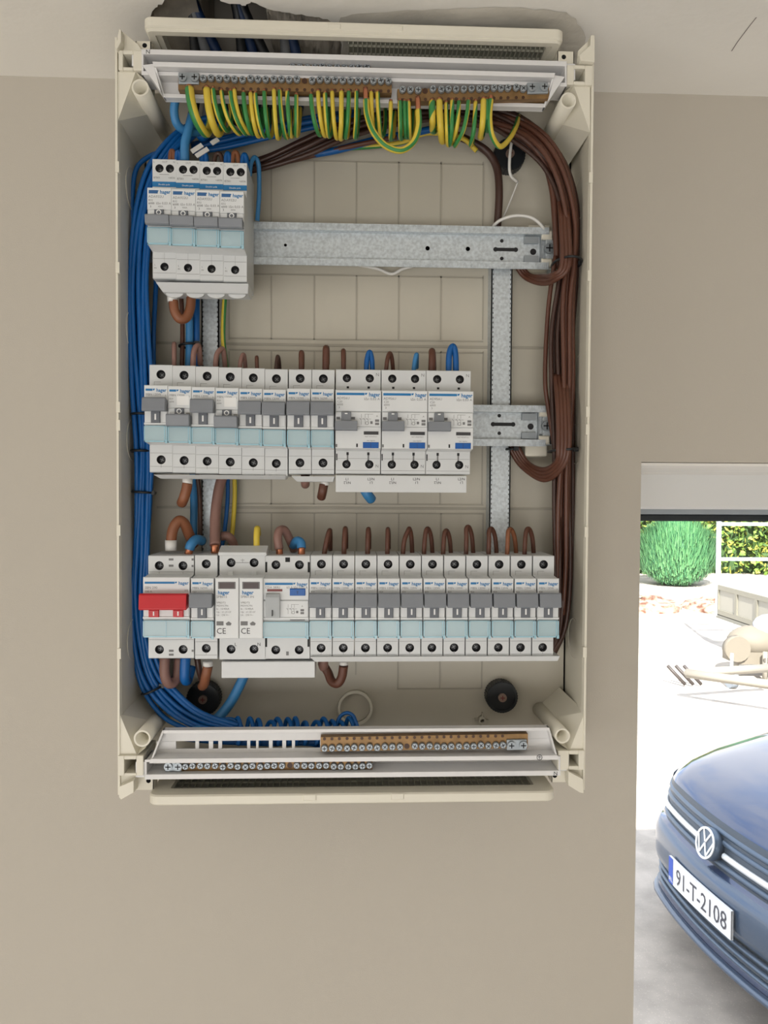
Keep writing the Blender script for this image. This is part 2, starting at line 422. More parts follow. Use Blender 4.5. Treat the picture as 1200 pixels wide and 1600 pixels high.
# ------------------------------------------------------------------ enclosure
XL0, XL1 = P(182, 700, YRIM).x, P(189, 700, YRIM).x
XR1, XR0 = P(915, 700, YRIM).x, P(920.5, 700, YRIM).x
ZT = P(560, 74, YRIM).z; ZBt = P(560, 1238, YRIM).z
zrimT = P(182, 58, YRIM).z
enc = empty('electrical_enclosure', ((XL0 + XR0) / 2, 0, ZBt), 'open cream plastic distribution board enclosure fixed to the wall below the ceiling', 'electrical enclosure')
def eb(mb, name, mt='cream', **k): return mb.build(name, M[mt] if isinstance(mt, str) else mt, enc, world=True, **k)
XW = P(884, 950, YB).x
b = MB(); b.box(XL0 - 0.001, XW + 0.0016, YB, YB + 0.003, ZBt, ZT)
b.box(XL0, XR0, YB, 0, ZBt, ZBt + 0.003); b.box(XL0 - 0.001, XL0 + 0.003, YB, 0, ZBt, ZT); b.box(XW - 0.0014, XW + 0.0016, YB, 0, ZBt, ZT)
bp_ = eb(b, 'back_panel', 'cream_back')
# moulded ridges of the back panel
g = MB(); h = 0.00035
def vline(px, y0, y1, wd=0.0006):
    a = P(px, y0, YB); c = P(px, y1, YB); g.box(a.x - wd, a.x + wd, YB - 0.0006, YB, c.z, a.z)
def hline(py, x0, x1, wd=0.0006):
    a = P(x0, py, YB); c = P(x1, py, YB); zz = (a.z + c.z) / 2; g.box(a.x, c.x, YB - 0.0006, YB, zz - wd, zz + wd)
cols = [358, 424, 491, 557, 623, 689, 755]
for (y0, y1) in ((253, 404), (431, 531), (549, 788), (802, 1054)):
    for cx in cols: vline(cx, y0, y1 if not (y0 == 802 and cx > 600) else 1076)
    hline(y0, 358, 755); hline(y1, 358, 755 if y0 != 802 else 491)
hline(1076, 620, 752); hline(540, 245, 868, 0.0011); hline(794, 245, 868, 0.0011)
g.build('moulded_ridge', M['groove'], bp_, world=False).location = -enc.location
# side walls (inner face leans outwards a little), thin front rim
for (nm, xo, xi, sg) in (('left', XL0, XL1, 1), ('right', XR0, XR1, -1)):
    xw = P(884, 950, YB).x if sg < 0 else XL0 + 0.0016
    s = MB(); s.prism([(xo, YRIM), (xo + sg * 0.0016, YRIM), (xo + sg * 0.0022, YRIM + 0.004), (xw, YB), (xw + 0.0016 if sg < 0 else xo, YB)], ZBt, zrimT, axis='z')
    sw = eb(s, 'side_wall')
    for py in (300, 520, 690, 1000):         # knock-out rings
        k = MB(); p = P(560, py, YRIM + 0.03); xc = (xo + sg * 0.0022) + (xw - xo - sg * 0.0022) * 0.40 + sg * 0.0001
        k.pipe((xc, YRIM + 0.035, p.z), 0.0165, 0.0161, (1, 0, 0), 0.0004 if sg > 0 else -0.0004, 32)
        k.build('knockout_ring', M['cream'], sw).location = -enc.location
    for py in (270, 425, 640, 668, 830, 1020):
        t_ = MB(); z = P(560, py, YRIM).z; t_.box(xo + sg * 0.0002, xo + sg * 0.003, YRIM - 0.0012, YRIM + 0.002, z - 0.004, z + 0.004)
        t_.build('rim_nib', M['cream'], sw).location = -enc.location
# corner blocks with screw bosses
def poly(pts, Y): return [(P(x, y, Y).x, P(x, y, Y).z) for x, y in pts]
YK = YRIM + 0.008
for pts, (bx, by), br in (
    ([(184, 112), (212, 112), (226, 124), (241, 177), (184, 189)], (219, 137), 13),
    ([(922, 132), (896, 132), (882, 144), (867, 191), (922, 207)], (888, 157), 12.5),
    ([(187, 1181), (214, 1180), (228, 1168), (236, 1126), (187, 1116)], (222, 1154), 13),
    ([(914, 1173), (890, 1173), (874, 1162), (862, 1122), (914, 1112)], (879, 1150), 12)):
    cb = MB(); top = by < 500; A = [P(x, y, YRIM + 0.001) for x, y in pts[:3]]; Dp = P(pts[3][0], pts[3][1], YRIM + 0.035); E = P(pts[4][0], pts[4][1], YRIM + 0.001)
    F_ = A + [Dp, E]; B_ = [Vector((v.x, YB + 0.001, v.z)) for v in F_]
    cb.add(F_ + B_, [(0, 1, 4), (1, 2, 3), (1, 3, 4)] + [(i, 5 + i, 5 + (i + 1) % 5, (i + 1) % 5) for i in range(5)] + [(9, 8, 7, 6, 5)])
    o = eb(cb, 'corner_block', 'cream')
    bc = P(bx, by, YRIM - 0.001); r = R(br, YRIM)
    bb = MB(); bb.pipe((bc.x, YRIM - 0.001, bc.z), r, r * 0.80, (0, 1, 0), 0.074, 28)
    
    bb.build('screw_boss', M['cream'], o, world=True)
    bf = MB(); bf.cyl((bc.x, YRIM + 0.0206, bc.z), r * 0.81, (0, 1, 0), 0.002, 20); bf.build('boss_floor', M['cream_back'], o, world=True)
    bh = MB(); bh.cyl((bc.x + (0.0012 if bx < 500 else -0.0012), YRIM + 0.0200, bc.z + (-0.0010 if by < 500 else 0.0010)), r * 0.66, (0, 1, 0), 0.0005, 20)
    bh.build('screw_hole', mat('brown_hole', srgb(120, 100, 70), 0.9), o, world=True)
# hinge pockets with square hollows, ears and tabs
def pocket(x0, y0, x1, y1, hx0, hy0, hx1, hy1):
    b = MB(); Y = YRIM - 0.002
    a = poly([(x0, y0), (x1, y1), (hx0, hy0), (hx1, hy1)], Y); (X0, Z0), (X1, Z1), (A0, B0), (A1, B1) = a
    D = YRIM + 0.035
    b.box(X0, A0, Y, D, Z1, Z0); b.box(A1, X1, Y, D, Z1, Z0); b.box(A0, A1, Y, D, B0, Z0); b.box(A0, A1, Y, D, Z1, B1)
    b.box(A0, A1, D - 0.006, D - 0.004, B1, B0)
    eb(b, 'hinge_pocket', bevel=0.0005)
pocket(185, 78, 222, 110, 192, 84, 208, 105)
pocket(886, 101, 926, 133, 897, 107, 914, 127)
pocket(184, 1181, 224, 1212, 194, 1187, 213, 1208)
pocket(872, 1173, 913, 1203, 889, 1179, 904, 1197)
def ear(pts, pts2):
    b = MB(); b.prism(poly(pts, YRIM), YRIM + 0.002, YRIM + 0.006, 'y'); 
    if pts2: b.prism(poly(pts2, YRIM - 0.004), YRIM - 0.006, YRIM + 0.002, 'y')
    eb(b, 'hinge_ear', bevel=0.0004)
ear([(186, 47), (191, 47), (214, 66), (222, 78), (186, 80)], [(187, 48), (190.5, 48), (190.5, 68), (184, 79), (182, 79)])
ear([(905, 76), (922, 60), (928, 70), (928, 100), (904, 100)], [(922, 57), (928, 57), (928, 99), (906, 97), (904, 88), (921, 73)])
ear([(184, 1212), (212, 1212), (212, 1236), (184, 1238)], [(187, 1228), (210, 1218), (210, 1237), (190, 1248), (187, 1244)])
ear([(886, 1202), (914, 1202), (914, 1226), (886, 1224)], [(887, 1204), (910, 1216), (911, 1238), (905, 1237), (887, 1226)])
def holetab(x0, y0, x1, y1, hx, hy):
    b = MB(); Y = YRIM + 0.006; (X0, Z0), (X1, Z1), (HX, HZ) = poly([(x0, y0), (x1, y1), (hx, hy)], Y)
    b.cellhole(X0, X1, Z1, Z0, Y, HX, HZ, R(3.6, Y), 0.006)
    b.box(X0, X1, Y + 0.0065, Y + 0.012, Z1, Z0); b.box(X0, X0 + 0.0006, Y, Y + 0.007, Z1, Z0); b.box(X1 - 0.0006, X1, Y, Y + 0.007, Z1, Z0)
    b.build('fixing_tab', [M['cream'], M['hole']], enc, world=True)
holetab(871, 80, 897, 101, 881, 89); holetab(212, 64, 236, 80, 226, 71)
holetab(211, 1212, 240, 1234, 232, 1220); holetab(862, 1203, 887, 1222, 867, 1212)
# removable cable entry frames, top and bottom (horizontal rings)
def ring(xa_, xb_, y0, y1, z0, z1, wdt, rc, name):
    def rr(inset):
        pts = []; r = max(rc - inset, 0.0015); X0, X1, Y0, Y1 = xa_ + inset, xb_ - inset, y0 + inset, y1 - inset
        for (cx, cy, a0) in ((X1 - r, Y1 - r, 0), (X0 + r, Y1 - r, 90), (X0 + r, Y0 + r, 180), (X1 - r, Y0 + r, 270)):
            for k in range(7): t = math.radians(a0 + 15 * k); pts.append((cx + r * math.cos(t), cy + r * math.sin(t)))
        return pts
    b = MB(); zm = z0 + (z1 - z0) * 0.25
    A = [rr(0.0012), rr(0.0), rr(0.0), rr(0.0012), rr(wdt), rr(wdt)]
    if z1 > z0: Z = [z0, z0 + 0.001, z1 - 0.001, z1, z1, z0]
    n = len(A[0]); vs = []
    for pts, z in zip(A, Z): vs += [(p[0], p[1], z) for p in pts]
    fs = []
    for l in range(6):
        l2 = (l + 1) % 6
        for i in range(n): j = (i + 1) % n; fs.append((l * n + i, l * n + j, l2 * n + j, l2 * n + i))
    b.add(vs, fs)
    return b
YFR = -0.112
zt0, zt1 = P(550, 51, YFR).z, P(550, 34, YFR).z
xa_, xb_ = P(223, 40, YFR).x, P(882, 40, YFR).x
fr = ring(xa_, xb_, YFR, -0.012, zt0, zt1, 0.011, 0.006, 'x')
fr2 = ring(xa_ + 0.001, xb_ - 0.001, YFR + 0.0015, -0.014, zt0 - 0.0018, zt0 + 0.001, 0.0060, 0.005, 'x')
n0 = len(fr.v); fr.v += fr2.v; fr.f += [[i + n0 for i in q] for q in fr2.f]; fr.m += fr2.m; fr.s += fr2.s
nb = P(520, 40, YFR); fr.rbox(nb.x - 0.004, nb.x + 0.006, YFR - 0.0006, YFR, zt0 + 0.002, zt0 + 0.006)
nb = P(617, 40, YFR); fr.rbox(nb.x - 0.004, nb.x + 0.006, YFR - 0.0006, YFR, zt0 + 0.002, zt0 + 0.006)
ft = eb(fr, 'cable_entry_frame')
mat_g = mat('grey_grid_bar', srgb(150, 148, 134), 0.6)
kp = MB(); xk = P(545, 78, -0.08).x
kp.box(xk, xb_ - 0.010, YFR + 0.010, -0.014, zt0 + 0.0005, zt0 + 0.002)
for i in range(44):
    x = xk + (xb_ - 0.012 - xk) * i / 43; kp.box(x - 0.0004, x + 0.0004, YFR + 0.012, -0.014, zt0 - 0.0012, zt0 + 0.0006, 1)
for i in range(8):
    y = YFR + 0.016 + i * 0.011; kp.box(xk, xb_ - 0.012, y - 0.0004, y + 0.0004, zt0 - 0.0012, zt0 + 0.0006, 1)
kp.build('knockout_grid', [mat('grey_grid_plate', srgb(120, 120, 108), 0.6), mat_g], ft, world=False).location = -enc.location
zb0, zb1 = P(550, 1256, YFR).z, P(550, 1240, YFR).z
xc_, xd_ = P(230, 1245, YFR).x, P(869, 1245, YFR).x
fr = ring(xc_, xd_, YFR, -0.012, zb0, zb1, 0.014, 0.008, 'x')
for px in (486, 623):
    nb = P(px, 1247, YFR); fr.rbox(nb.x - 0.006, nb.x + 0.004, YFR - 0.0008, YFR, zb0 + 0.003, zb1)
fb = eb(fr, 'cable_entry_frame')
kp = MB(); kp.box(xc_ + 0.013, xd_ - 0.013, YFR + 0.013, -0.014, zb0, zb0 + 0.002)
for i in range(56):
    x = xc_ + 0.014 + (xd_ - xc_ - 0.028) * i / 55; kp.box(x - 0.0004, x + 0.0004, YFR + 0.012, -0.014, zb0 + 0.001, zb0 + 0.0035, 1)
for i in range(8):
    y = YFR + 0.016 + i * 0.011; kp.box(xc_ + 0.013, xd_ - 0.013, y - 0.0004, y + 0.0004, zb0 + 0.001, zb0 + 0.0035, 1)
kp.build('knockout_grid', [mat('grey_grid_plate_low', srgb(130, 130, 120), 0.6), mat_g], fb).location = -enc.location
# moulded ring and small star post on the back panel
rc_ = P(555, 1104, YB); b = MB(); b.pipe((rc_.x, YB - 0.006, rc_.z), R(27, YB), R(23.5, YB), (0, 1, 0), 0.006, 36)
b.build('moulded_ring', M['cream'], bp_).location = -enc.location
sp = P(752, 1123, YB); b = MB(); b.pipe((sp.x, YB - 0.007, sp.z), 0.0032, 0.0018, (0, 1, 0), 0.007, 16)
for a in range(4):
    t = math.radians(45 + 90 * a) + 0.7; dx, dz = math.cos(t), math.sin(t)
    b.prism([(sp.x + dx * 0.003 - dz * 0.0005, sp.z + dz * 0.003 + dx * 0.0005), (sp.x + dx * 0.006 - dz * 0.0004, sp.z + dz * 0.006 + dx * 0.0004), (sp.x + dx * 0.006 + dz * 0.0004, sp.z + dz * 0.006 - dx * 0.0004), (sp.x + dx * 0.003 + dz * 0.0005, sp.z + dz * 0.003 - dx * 0.0005)], YB - 0.004, YB)
b.build('star_post', M['cream_back'], bp_).location = -enc.location
# black knurled fixing caps
for (px, py, rp_, lab) in ((317, 1093, 26.5, 'black round fixing cap on the back panel, lower left below the red switch'),
                           (785, 1090, 25.5, 'black round knurled fixing cap on the back panel, lower right'),
                           (797, 240, 25, 'black round fixing cap behind the white lead, upper right')):
    p = P(px, py, YB - 0.012); e = empty('fixing_cap', (p.x, YB, p.z), lab, 'fixing cap', 'black caps over the wall fixings')
    r = R(rp_, YB - 0.012); b = MB(); pts = []
    for i in range(72):
        t = 2 * math.pi * i / 72; rr_ = r * (1.0 if i % 2 else 0.965); pts.append((rr_ * math.cos(t), rr_ * math.sin(t)))
    b.prism(pts, -0.011, 0, 'y', smooth=False); b.pipe((0, -0.0125, 0), r * 0.95, r * 0.80, (0, 1, 0), 0.002, 40)
    b.build('cap', M['black'], e)
    s = MB(); s.cyl((0, -0.0135, 0), 0.0036, (0, 1, 0), 0.004, 20)
    so = s.build('screw', mat('rusty_screw', srgb(150, 128, 116), 0.5, 0.5), e)
    x = MB(); x.box(-0.002, 0.002, -0.0137, -0.0134, -0.0004, 0.0004); x.box(-0.0004, 0.0004, -0.0137, -0.0134, -0.002, 0.002)
    x.build('cross_slot', M['maroon'], so)

# ------------------------------------------------------------------ rails and supports
def rail(x0, x1, py0, py1, pxref, label, endpx, pyc):
    zt, zb = P(pxref, py0, YRAIL).z, P(pxref, py1, YRAIL).z
    X0, X1 = P(x0, pyc, YRAIL).x, P(x1, pyc, YRAIL).x
    XE = P(endpx, pyc, YRAIL + 0.003).x
    zc = (zt + zb) / 2; e = empty('din_rail', (X0, YB, zc), label, 'mounting rail', 'galvanised rails across the board')
    L = X1 - X0; h = (zt - zb) / 2; y0 = YRAIL - YB; t = 0.0012; dp = 0.0078; k = h * 0.74
    b = MB()
    b.box(0, L, y0, y0 + t, k, h); b.box(0, L, y0, y0 + t, -h, -k)
    b.box(0, L, y0, y0 + dp, k - t, k); b.box(0, L, y0, y0 + dp, -k, -k + t)
    b.box(0, L + 0.004, y0 + dp - t, y0 + dp, -k, k)
    n = int(L / 0.0016)
    for i in range(n):                                  # embossed flange serration
        x = L * (i + 0.3) / n; b.box(x, x + 0.0006, y0 - 0.0005, y0, k + 0.0006, h - 0.0004); b.box(x, x + 0.0006, y0 - 0.0005, y0, -h + 0.0004, -k - 0.0006)
    b.build('rail_profile', M['galv'], e)
    def sl(px, py, w_, h_, m='hole'):
        p = P(px, py, YRAIL + dp - t)
        s = MB(); s.box(p.x - X0 - w_, p.x - X0 + w_, y0 + dp - t - 0.0002, y0 + dp - t, p.z - zc - h_, p.z - zc + h_)
        s.cyl((p.x - X0 - w_, y0 + dp - t, p.z - zc), h_ * 1.35, (0, -1, 0), 0.0003, 14); s.cyl((p.x - X0 + w_, y0 + dp - t, p.z - zc), h_ * 1.35, (0, -1, 0), 0.0003, 14)
        s.build('slot', M[m], e)
    def rd(px, py, r, m='hole'):
        p = P(px, py, YRAIL + dp - t); s = MB(); s.cyl((p.x - X0, y0 + dp - t, p.z - zc), r, (0, -1, 0), 0.0003, 16); s.build('rail_hole', M[m], e)
    sx = endpx - 868; sy = pyc - 391
    sl(790 + sx, 390 + sy, 0.0085, 0.0014); rd(784 + sx, 376.5 + sy, 0.0015); rd(784 + sx, 404 + sy, 0.0015)
    rd(833 + sx, 393.5 + sy, 0.0026, 'steel_dk')
    if x0 < 500: rd(668, 388, 0.0018, 'steel_dk'); rd(731, 389, 0.0018); rd(446, 383, 0.0012, 'steel_dk')
    s = MB()                                            # pressed window beside the bracket
    p = P(832 + sx, 391 + sy, YRAIL).x - X0
    for (z0, z1) in ((0.0052, 0.0105), (-0.0105, -0.0052)): s.prism([(p - 0.006, z0), (p + 0.006, z0), (p + 0.006, z1), (p - 0.006, z1)], y0 + 0.0032, y0 + dp - t, 'y')
    s.box(p + 0.0075, p + 0.0085, y0 + 0.003, y0 + dp - t, -0.012, 0.012)
    s.build('pressed_tab', M['zinc'], e)
    # end bracket: stand-off block, clips and screw
    XB = XE - X0
    s = MB(); s.rbox(L - 0.002, XB, y0 + 0.003, y0 + 0.005, -h * 0.93, h * 0.93, 0.0004); s.box(XB - 0.0016, XB, y0 + 0.003, 0, -h * 0.9, h * 0.9)
    s.build('end_bracket', M['galv'], e)
    for sgn in (1, -1):
        s = MB(); s.rbox(XB - 0.012, XB - 0.003, y0 + 0.0005, y0 + 0.004, sgn * 0.0115 - 0.0035, sgn * 0.0115 + 0.0035, 0.001); s.build('plastic_clip', M['cream'], e)
        s = MB(); s.box(XB - 0.0028, XB - 0.0014, y0 + 0.0020, y0 + 0.004, sgn * 0.0115 - 0.0036, sgn * 0.0115 + 0.0036); s.build('clip_slot', M['hole'], e)
    s = MB(); s.cyl((XB - 0.006, y0 - 0.0012, 0), 0.0042, (0, 1, 0), 0.003, 20)
    so = s.build('screw', M['zinc'], e)
    s = MB(); s.box(XB - 0.009, XB - 0.003, y0 - 0.0015, y0 - 0.0011, -0.0005, 0.0005); s.box(XB - 0.0065, XB - 0.0055, y0 - 0.0015, y0 - 0.0011, -0.003, 0.003)
    s.build('cross_slot', M['steel_dk'], so)
    s = MB()
    if sgn: s.box(XB - 0.022, XB - 0.003, y0 + 0.008, 0, -h - 0.008, h - 0.004) if pyc > 500 else s.box(XB - 0.022, XB - 0.003, y0 + 0.008, 0, -h + 0.004, h + 0.005)
    s.build('plastic_standoff', M['cream'], e, bevel=0.0015)
    return e
rail(232, 858, 351, 417, 640, 'long galvanised mounting rail to the right of the top row of breakers', 868, 391)
rail(230, 853, 633, 697, 790, 'galvanised mounting rail behind the middle row of breakers', 864, 664)
rail(228, 868, 913, 977, 550, 'galvanised mounting rail hidden behind the bottom row of breakers', 880, 945)
def strap(x0, x1, y0, y1, lab):
    a, c = P(x0, y0, YRAIL + 0.008), P(x1, y1, YRAIL + 0.008); yy = YRAIL + 0.009
    e = empty('support_strap', ((a.x + c.x) / 2, YB, c.z), lab, 'support strap', 'vertical galvanised straps carrying the rails')
    w_ = (c.x - a.x) / 2; H = a.z - c.z; b = MB()
    b.box(-w_, w_, yy - YB, yy - YB + 0.001, 0, H); b.box(-w_, -w_ + 0.001, yy - YB, 0, 0, H); b.box(w_ - 0.001, w_, yy - YB, 0, 0, H)
    b.build('strap_profile', M['galv'], e)
    s = MB()
    for sx in (-1, 1):
        for i in range(int(H / 0.004)):
            s.box(sx * w_ * 0.82 - 0.0003, sx * w_ * 0.82 + 0.0003, yy - YB - 0.0002, yy - YB, 0.002 + i * 0.004, 0.0035 + i * 0.004)
    s.build('scale_marks', M['steel_dk'], e)
strap(314, 342, 300, 1005, 'vertical galvanised strap on the left, partly hidden behind the breakers')
strap(769, 796, 355, 940, 'vertical galvanised strap on the right, below the long top rail')

# ------------------------------------------------------------------ modular devices
DS, DN = YSH - YRAIL, YN - YRAIL        # local front of shoulder / nose (negative = towards the viewer)
M['worn'] = mat('worn_screw_slot', srgb(120, 122, 124), 0.4, 0.7)
def screw_in(parent, x, z, r, y):
    s = MB(); s.cyl((x, y, z), r * 0.72, (0, 1, 0), 0.002, 16)
    o = s.build('terminal_screw', M['steel_dk'], parent)
    s = MB(); a = random.uniform(0, 1.5)
    for k in (0, 1):
        t = a + k * math.pi / 2; dx, dz = math.cos(t) * r * 0.45, math.sin(t) * r * 0.45; nx_, nz_ = -math.sin(t) * r * 0.07, math.cos(t) * r * 0.07
        s.add([(x - dx - nx_, y - 0.0001, z - dz - nz_), (x + dx - nx_, y - 0.0001, z + dz - nz_), (x + dx + nx_, y - 0.0001, z + dz + nz_), (x - dx + nx_, y - 0.0001, z - dz + nz_)], [(0, 1, 2, 3)])
    s.build('cross_slot', M['worn'], o)
def body(e, w, zt, zb, nt, nb, top_holes, bot_holes, r=0.0034, ds=DS, dn=DN, nw=None, slant=True, sdepth=0.005, nosegap=0.0):
    """side profile extruded: terminal shoulders and a protruding nose; holes: list of (x,z)"""
    g = 0.00030; X0, X1 = -w / 2 + g, w / 2 - g
    prof = [(0, zb), (ds + 0.0010, zb), (ds, zb + 0.0006), (ds, nb - 0.001), (dn, nb + 0.0005), (dn, nt - 0.0005), (ds, nt + 0.0008), (ds, zt - 0.0005), (ds + 0.0008, zt), (0, zt)]
    skip = {2: bot_holes, 6: top_holes}
    b = MB(); n = len(prof)
    for x, rev in ((X0, False), (X1, True)):
        vs = [(x, p[0], p[1]) for p in prof]; f = list(range(n)); b.add(vs, [f if rev else f[::-1]])
    for i in range(n):
        j = (i + 1) % n; a, c = prof[i], prof[j]
        if i in skip and skip[i]:
            hs = sorted(skip[i]); z0, z1 = a[1], c[1]
            for q, (hx, hz) in enumerate(hs):
                xa = X0 if q == 0 else (hs[q - 1][0] + hx) / 2; xb = X1 if q == len(hs) - 1 else (hx + hs[q + 1][0]) / 2
                b.cellhole(xa, xb, z0, z1, ds, hx, hz, r, sdepth + 0.002, 24)
        else:
            b.add([(X0, a[0], a[1]), (X1, a[0], a[1]), (X1, c[0], c[1]), (X0, c[0], c[1])], [(0, 1, 2, 3)])
    o = b.build('body', [M['dev'], M['hole']], e)
    return o
def lever(e, w, z0, z1, sz0, sz1, x=0.0, stem=0.0034, mt='toggle', mk='I', col='toggle_dk', out=0.0095, wide=None, down=False, logo_m='white', markx=0):
    W = (wide or w) / 2 - 0.0004
    b = MB()
    o_ = DN - out
    if not down: pr = [(DN + 0.001, z0 + 0.0008), (o_ + 0.001, z0), (o_, z0 + 0.001), (o_ + 0.0012, z1 - 0.001), (o_ + 0.0025, z1), (DN + 0.001, z1 - 0.002)]
    else: pr = [(DN + 0.001, z0 + 0.002), (o_ + 0.0025, z0), (o_ + 0.001, z0 + 0.001), (o_, z1 - 0.001), (o_ + 0.001, z1), (DN + 0.001, z1 - 0.0008)]
    b.prism(pr, x - W, x + W, 'x')
    lv = b.build('lever', M[mt], e, bevel=0.0004)
    s = MB(); s.rbox(x - stem, x + stem, DN - 0.0030, DN + 0.001, sz0, sz1, 0.0005)
    st = s.build('lever_stem', M[col], e)
    t = MB(); zc = (sz0 + sz1) / 2
    if mk == 'I': t.box(x - 0.0006, x + 0.0006, DN - 0.0032, DN - 0.003, zc - 0.0022, zc + 0.0022)
    else:
        t.pipe((x, DN - 0.0032, sz1 - 0.0022), 0.0019, 0.0012, (0, 1, 0), 0.0002, 20)
        t.box(x - 0.0024, x + 0.0024, DN - 0.0031, DN - 0.003, sz0, sz0 + 0.0016, 1)
    t.build('lever_mark', [M[logo_m], M['hole']], st)
def cover(e, w, z0, z1, n=1):
    W = w / 2 - 0.0004; b = MB()
    b.rbox(-W, W, DN - 0.0022, DN - 0.0002, z0, z1, 0.0006)
    c = b.build('label_cover', M['cover'], e)
    k = MB(); y = DN - 0.0024
    k.box(-W, W, y, y + 0.0006, z0, z0 + 0.0010); k.box(-W, -W + 0.0007, y, y + 0.0006, z0, z1); k.box(W - 0.0007, W, y, y + 0.0006, z0, z1)
    k.box(W - 0.0022, W - 0.0016, y, y + 0.0006, z0, z1); k.box(-W, W, y, y + 0.0006, z1 - 0.0004, z1)
    k.box(W - 0.0016, W + 0.0002, y - 0.0004, y + 0.0006, z0 - 0.0008, z0 + 0.0018)
    if n == 2: k.box(-0.0002, 0.0002, y, y + 0.0006, z0, z1)
    k.build('cover_rim', M['cover_edge'], c)
def housing(e, w, z0, z1, x0=None, x1=None, notch=True):
    """lighter drum housing either side of the lever stem and a small indicator window"""
    b = MB(); X0 = -w / 2 + 0.0006 if x0 is None else x0; X1 = w / 2 - 0.0006 if x1 is None else x1
    b.rbox(X0, X1, DN - 0.0014, DN + 0.0005, z0, z1, 0.0004)
    b.box(-w / 2 + 0.0003, w / 2 - 0.0003, DN - 0.0020, DN + 0.0004, z0 - 0.0012, z0 + 0.0001)
    o = b.build('lever_housing', M['dev_nose'], e)
    if notch:
        k = MB(); k.box(X1 - 0.0034, X1 - 0.0006, DN - 0.0016, DN - 0.0013, z1 - 0.0046 - 0.0012, z1 - 0.0030)
        k.build('indicator_window', mat_once('grey_window', srgb(150, 150, 145)), o)
_mo = {}
def mat_once(n, c, rough=0.5):
    if n not in _mo: _mo[n] = mat(n, c, rough)
    return _mo[n]
def plate(e, w, z0, z1, x0=None, x1=None):
    b = MB(); b.rbox(-w / 2 + 0.0003 if x0 is None else x0, w / 2 - 0.0003 if x1 is None else x1, DN - 0.0012, DN + 0.0005, z0, z1, 0.0004)
    return b.build('front_plate', M['dev_nose'], e)
def prints(t, mats, e, H=None):
    """one printed part for the nose and one for each shoulder"""
    zt, nt, nb, zb = H; groups = {}
    for f_, m_, s_ in zip(t.f, t.m, t.s):
        z = sum(t.v[i].z for i in f_) / len(f_); k = 'n' if nb <= z <= nt else ('u' if z > nt else 'l')
        groups.setdefault(k, []).append((f_, m_, s_))
    for k, fl in groups.items():
        q = MB(); mp_ = {}
        for f_, m_, s_ in fl:
            for i in f_:
                if i not in mp_: mp_[i] = len(q.v); q.v.append(t.v[i])
            q.f.append([mp_[i] for i in f_]); q.m.append(m_); q.s.append(s_)
        q.build('printed_label' if k == 'n' else 'terminal_marking', mats, e)
def logo(t, x1, z, size, x0, m=1, bar=True):
    """blue rule followed by the maker's lettering, right aligned at x1"""
    y = DN - 0.00125
    t.text('hager', size, x1, y, z, m, 'RIGHT', 0.028, False, 0.0, 0.92)
    wl = size * 2.42
    t.box(x1 - wl - size * 0.34, x1 - wl - size * 0.06, y, y + 0.00005, z + size * 0.28, z + size * 0.62, m)
    t.add([(x1 - wl - size * 0.06, y, z + size * 0.28), (x1 - wl + size * 0.14, y, z + size * 0.62), (x1 - wl - size * 0.06, y, z + size * 0.62)], [(0, 1, 2)], m)
    if bar: t.box(x0, x1 - wl - size * 0.42, y, y + 0.00005, z + size * 0.18, z + size * 0.62, m)

